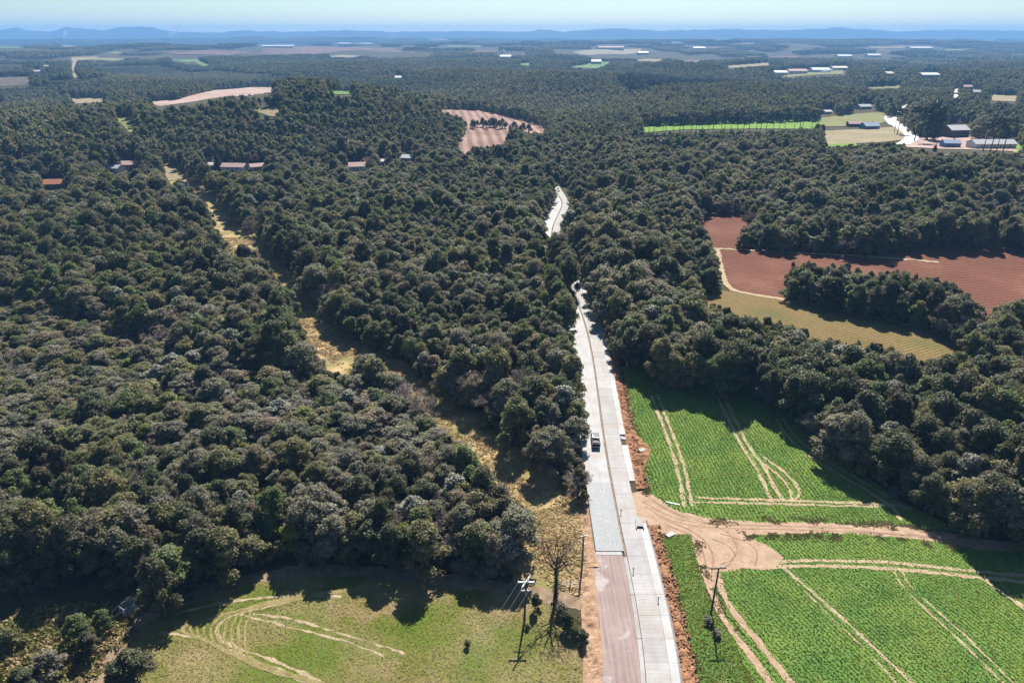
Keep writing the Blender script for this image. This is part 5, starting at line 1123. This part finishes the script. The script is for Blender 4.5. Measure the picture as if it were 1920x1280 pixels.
def on_road(off, y, z=.13): return (float(xl(y))+off, y, float(height(xl(y), y))+z)
yt = G(1125, 842)[1]
pickup(on_road(-EDGE_W-1.6, yt+2.6), -math.atan(float(xl(yt+3)-xl(yt))/3), 'black pickup with a loaded bed on the white road base')
yt2 = G(1033, 455)[1]; pickup(on_road(-2.4, yt2), 0, 'tiny dark vehicle on the far upper stretch of road')
p_ = G3(1702, 248); pickup((p_.x, p_.y, p_.z+.6), 2.6, 'dark vehicle on the white road by the farm')
p_ = G3(1793, 178); o_ = pickup((p_.x, p_.y, p_.z+.7), .3, 'dark vehicle on the bright piece of far road'); o_.scale = (1.6, 1.6, 1.6)

# small concrete works by the road
def slab_thing(name, px, py, dims, rz, mat, label, cat, tilt=0, parts=None):
    p_ = G3(px, py); o = empty(name, p_+Vector((0, 0, .04)), rz); o.rotation_euler = (tilt, 0, rz); tag(o, label, cat)
    a, b, c = dims
    if parts == 'box':
        w_ = .16; mb = MB(); box(mb, -a/2, -a/2+w_, -b/2, b/2, 0, c); mb.build('side_wall', M[mat], o); box(MB(), a/2-w_, a/2, -b/2, b/2, 0, c).build('side_wall', M[mat], o)
        box(MB(), -a/2+w_, a/2-w_, b/2-w_, b/2, 0, c).build('end_wall', M[mat], o); box(MB(), -a/2+w_, a/2-w_, -b/2+.5, b/2-w_, c-.12, c-.004).build('cover', M[mat], o)
        box(MB(), -a/2+w_, a/2-w_, -b/2, b/2-w_, 0, .05).build('sump', M['kerb_dark'], o)
    else:
        box(MB(), -a/2, a/2, -b/2, b/2, 0, c).build('panel', M[mat], o); box(MB(), -a/2, -a/2+.12, -b/2, b/2, c+.002, c+.1).build('lip', M[mat], o)
    return o
slab_thing('drain_inlet', 1199, 984, (1.5, 3.0, .55), -.1, 'concrete_edge', 'grey concrete drain inlet at the road edge by the dirt entrance', 'drain', 0, 'box')
slab_thing('concrete_panel', 1256, 1003, (1.7, .9, .22), .5, 'concrete_white', 'white concrete slab lying at the top of the grass strip', 'slab', .05)
slab_thing('concrete_panel', 1168, 822, (1.3, .9, .2), -.5, 'concrete_white', 'broken kerb end at the gap in the road shoulder', 'slab', .1)
slab_thing('concrete_panel', 1203, 846, (1.5, 1.0, .5), .3, 'concrete_white', 'white rubble block on the red earth mound', 'slab', .15)
slab_thing('marker_board', 1262, 944, (2.6, .25, .12), -.35, 'arm_white', 'pale pipe lying along the dirt entrance', 'pipe', 0)
for k_, (a_, b_) in enumerate([(1187, 1074), (1234, 1127), (1164, 964)]):
    x_, y_ = G(a_, b_); o = empty('survey_stake', (x_, y_, .2)); tag(o, ['dark stake on the joint beside the gravel base', 'dark stake on the right shoulder', 'dark stake beside the fresh concrete'][k_], 'stake', 'stakes on the road')
    box(MB(), -.05, .05, -.05, .05, -.1, .75).build('post', M['wood'], o); box(MB(), -.16, .16, -.02, .02, .752, .95).build('flag', M['tail_red'] if k_ == 1 else M['kerb_dark'], o)

# pipe cattle race in the corner by the dirt track
A_ = G3(236, 1158); B_ = G3(312, 1112); cd = (B_-A_); L_ = cd.length; cr = empty('cattle_race', A_, math.atan2(cd.y, cd.x)); tag(cr, 'grey pipe cattle race with curved rails at the dirt track', 'cattle race')
for side in (0, 1.5):
    for h_ in (.45, .85, 1.25, 1.65):
        tube(MB(), [(-.2, side, h_), (L_*.5, side, h_+.03), (L_, side, h_)], .055, 6).build('rail', M['steel'], cr)
    for q in range(5): tube(MB(), [(L_*q/4, side-.09*(1 if side == 0 else -1), -.3), (L_*q/4, side-.09*(1 if side == 0 else -1), 1.85)], .08, 7).build('post', M['steel'], cr)
for q in (0, .5, 1): tube(MB(), [(L_*q, 0, 1.85), (L_*q-.25, .4, 2.25), (L_*q-.25, 1.1, 2.25), (L_*q, 1.5, 1.85)], .055, 6).build('hoop', M['steel'], cr)
tube(MB(), [(-.3, 0, 1.65), (-1.2, .1, 1.4), (-1.5, .75, .9), (-1.2, 1.4, 1.4), (-.3, 1.5, 1.65)], .055, 6).build('curved_end', M['steel'], cr)
# old wooden fence on the straw patch
A_ = G3(1052, 1098); B_ = G3(1086, 1100); cd = B_-A_; L_ = cd.length; fo = empty('fence', A_, math.atan2(cd.y, cd.x)); tag(fo, 'weathered pale rail fence at the foot of the straw patch', 'fence')
for q in range(3): box(MB(), L_*q/2-.07, L_*q/2+.07, -.07, .07, -.2, 1.3).build('post', M['wood'], fo)
for h_ in (.35, .75, 1.12): box(MB(), -.1, L_+.1, -.12, -.072, h_, h_+.12).build('rail', M['wall_white'], fo)

# buildings
def building(name, px, py, wpx, hw, dep_, rz, wall, roof, det, label):
    x_, y_ = G(px, py); z_ = float(height(x_, y_)); ax = axis_depth(x_, y_, z_); W_ = wpx*ax/FPX; D_ = max(dep_, W_*.35 if det else dep_)
    o = empty(name, (x_, y_+D_/2, z_), rz); tag(o, label, 'building' if name in ('warehouse', 'barn') else name, 'buildings among the woods')
    w2, d2 = W_/2, D_/2; rh = min(D_*.22, 3.2 if W_ < 40 else 5)
    wm = box(MB(), -w2, w2, -d2, d2, -1.5, hw)
    wm.add([(-w2, -d2, hw), (-w2, d2, hw), (-w2, 0, hw+rh)], [[1, 0, 2]]); wm.add([(w2, -d2, hw), (w2, d2, hw), (w2, 0, hw+rh)], [[0, 1, 2]])
    wm.build('wall', M[wall], o)
    e_ = .5 if W_ < 40 else .8; th = .15; V = []
    for sg in (-1, 1):
        mb_ = MB(); yo = sg*(d2+e_); zo = hw-rh*e_/d2
        mb_.add([(-w2-e_, yo, zo+.03), (w2+e_, yo, zo+.03), (w2+e_, 0, hw+rh+.03), (-w2-e_, 0, hw+rh+.03), (-w2-e_, yo, zo+th+.03), (w2+e_, yo, zo+th+.03), (w2+e_, 0, hw+rh+th+.03), (-w2-e_, 0, hw+rh+th+.03)], BOXF)
        r_ = mb_.build('roof', M[roof], o)
    if det >= 1:
        n_ = 4 if W_ > 20 else 2
        for i_ in range(n_):
            cx = -w2+W_*(i_+.7)/(n_+.4); mb_ = box(MB(), cx-.6, cx+.6, -d2-.05, -d2-.004, hw*.38, hw*.76); wn_ = mb_.build('window', M['window'], o)
            box(MB(), cx-.7, cx+.7, -d2-.12, -d2-.051, hw*.33, hw*.375).build('sill', M['wall_white'], wn_)
        dw_ = box(MB(), -.5 if det == 1 else -w2*.05-.5, .5 if det == 1 else -w2*.05+.5, -d2-.06, -d2-.006, .0, min(2.1, hw*.75)).build('door', M['door'], o)
    if det >= 2 and name in ('house', 'farmhouse'):
        box(MB(), w2*.4, w2*.4+.7, d2*.2, d2*.2+.7, hw, hw+rh+.9).build('chimney', M['roof_red'], o)
    return o
for hs in HOUSES: building(*hs)
x_, y_ = G(943, 108); o = empty('silo', (x_, y_, float(height(x_, y_)))); tag(o, 'steep white silo beside the white building on the far plain', 'silo'); tube(MB(), [(0, 0, -1), (0, 0, 26), (0, 0, 34)], [9, 9, 1], 12).build('tank', M['roof_white'], o); box(MB(), 9.05, 12, -3, 3, -1, 18).build('lift', M['roof_grey'], o)

# distant smoke
def smoke(px, py, top, dist, w, lean, dens, label):
    a = (px-960)/(FPX/CP)*dist; V = []; n = 14; k = 12; rg = np.random.default_rng(px)
    z1 = CAM_H+(62-top)/FPX*dist*CP*1.0; mbv = MB()
    for i in range(n):
        u = i/(n-1); r_ = w*(.12+.88*u**.8)*(1-.75*max(0, u-.75)/.25)
        for j in range(k):
            c = 2*math.pi*j/k; rr_ = r_*(.65+.7*rg.random()); V.append((a+lean*u**1.3*dist*.02+math.cos(c)*rr_, dist+math.sin(c)*rr_, u*z1+rg.uniform(-.03, .03)*z1))
    F = [[i*k+j, i*k+(j+1) % k, (i+1)*k+(j+1) % k, (i+1)*k+j] for i in range(n-1) for j in range(k)]
    mbv.add(V, F); mbv.add([V[j] for j in range(k)], [list(range(k))[::-1]]); mbv.add([V[(n-1)*k+j] for j in range(k)], [list(range(k))])
    t = NT('white_smoke'); v_ = t.n('ShaderNodeVolumePrincipled'); v_.inputs['Color'].default_value = (.95, .95, .95, 1); v_.inputs['Density'].default_value = dens; t.l(v_.outputs[0], t.out.inputs['Volume'])
    o = mbv.build('smoke', t.m, smooth=True); tag(o, label, 'smoke', kind='stuff')
smoke(316, 62, 44, 9000, 75, .9, .010, 'white smoke plume drifting on the far horizon below the hills')
smoke(115, 68, 57, 8000, 35, .35, .012, 'small white smoke plume on the far plain')
smoke(1548, 134, 124, 1650, 14, .9, .03, 'thin white smoke over the far cream sheds')
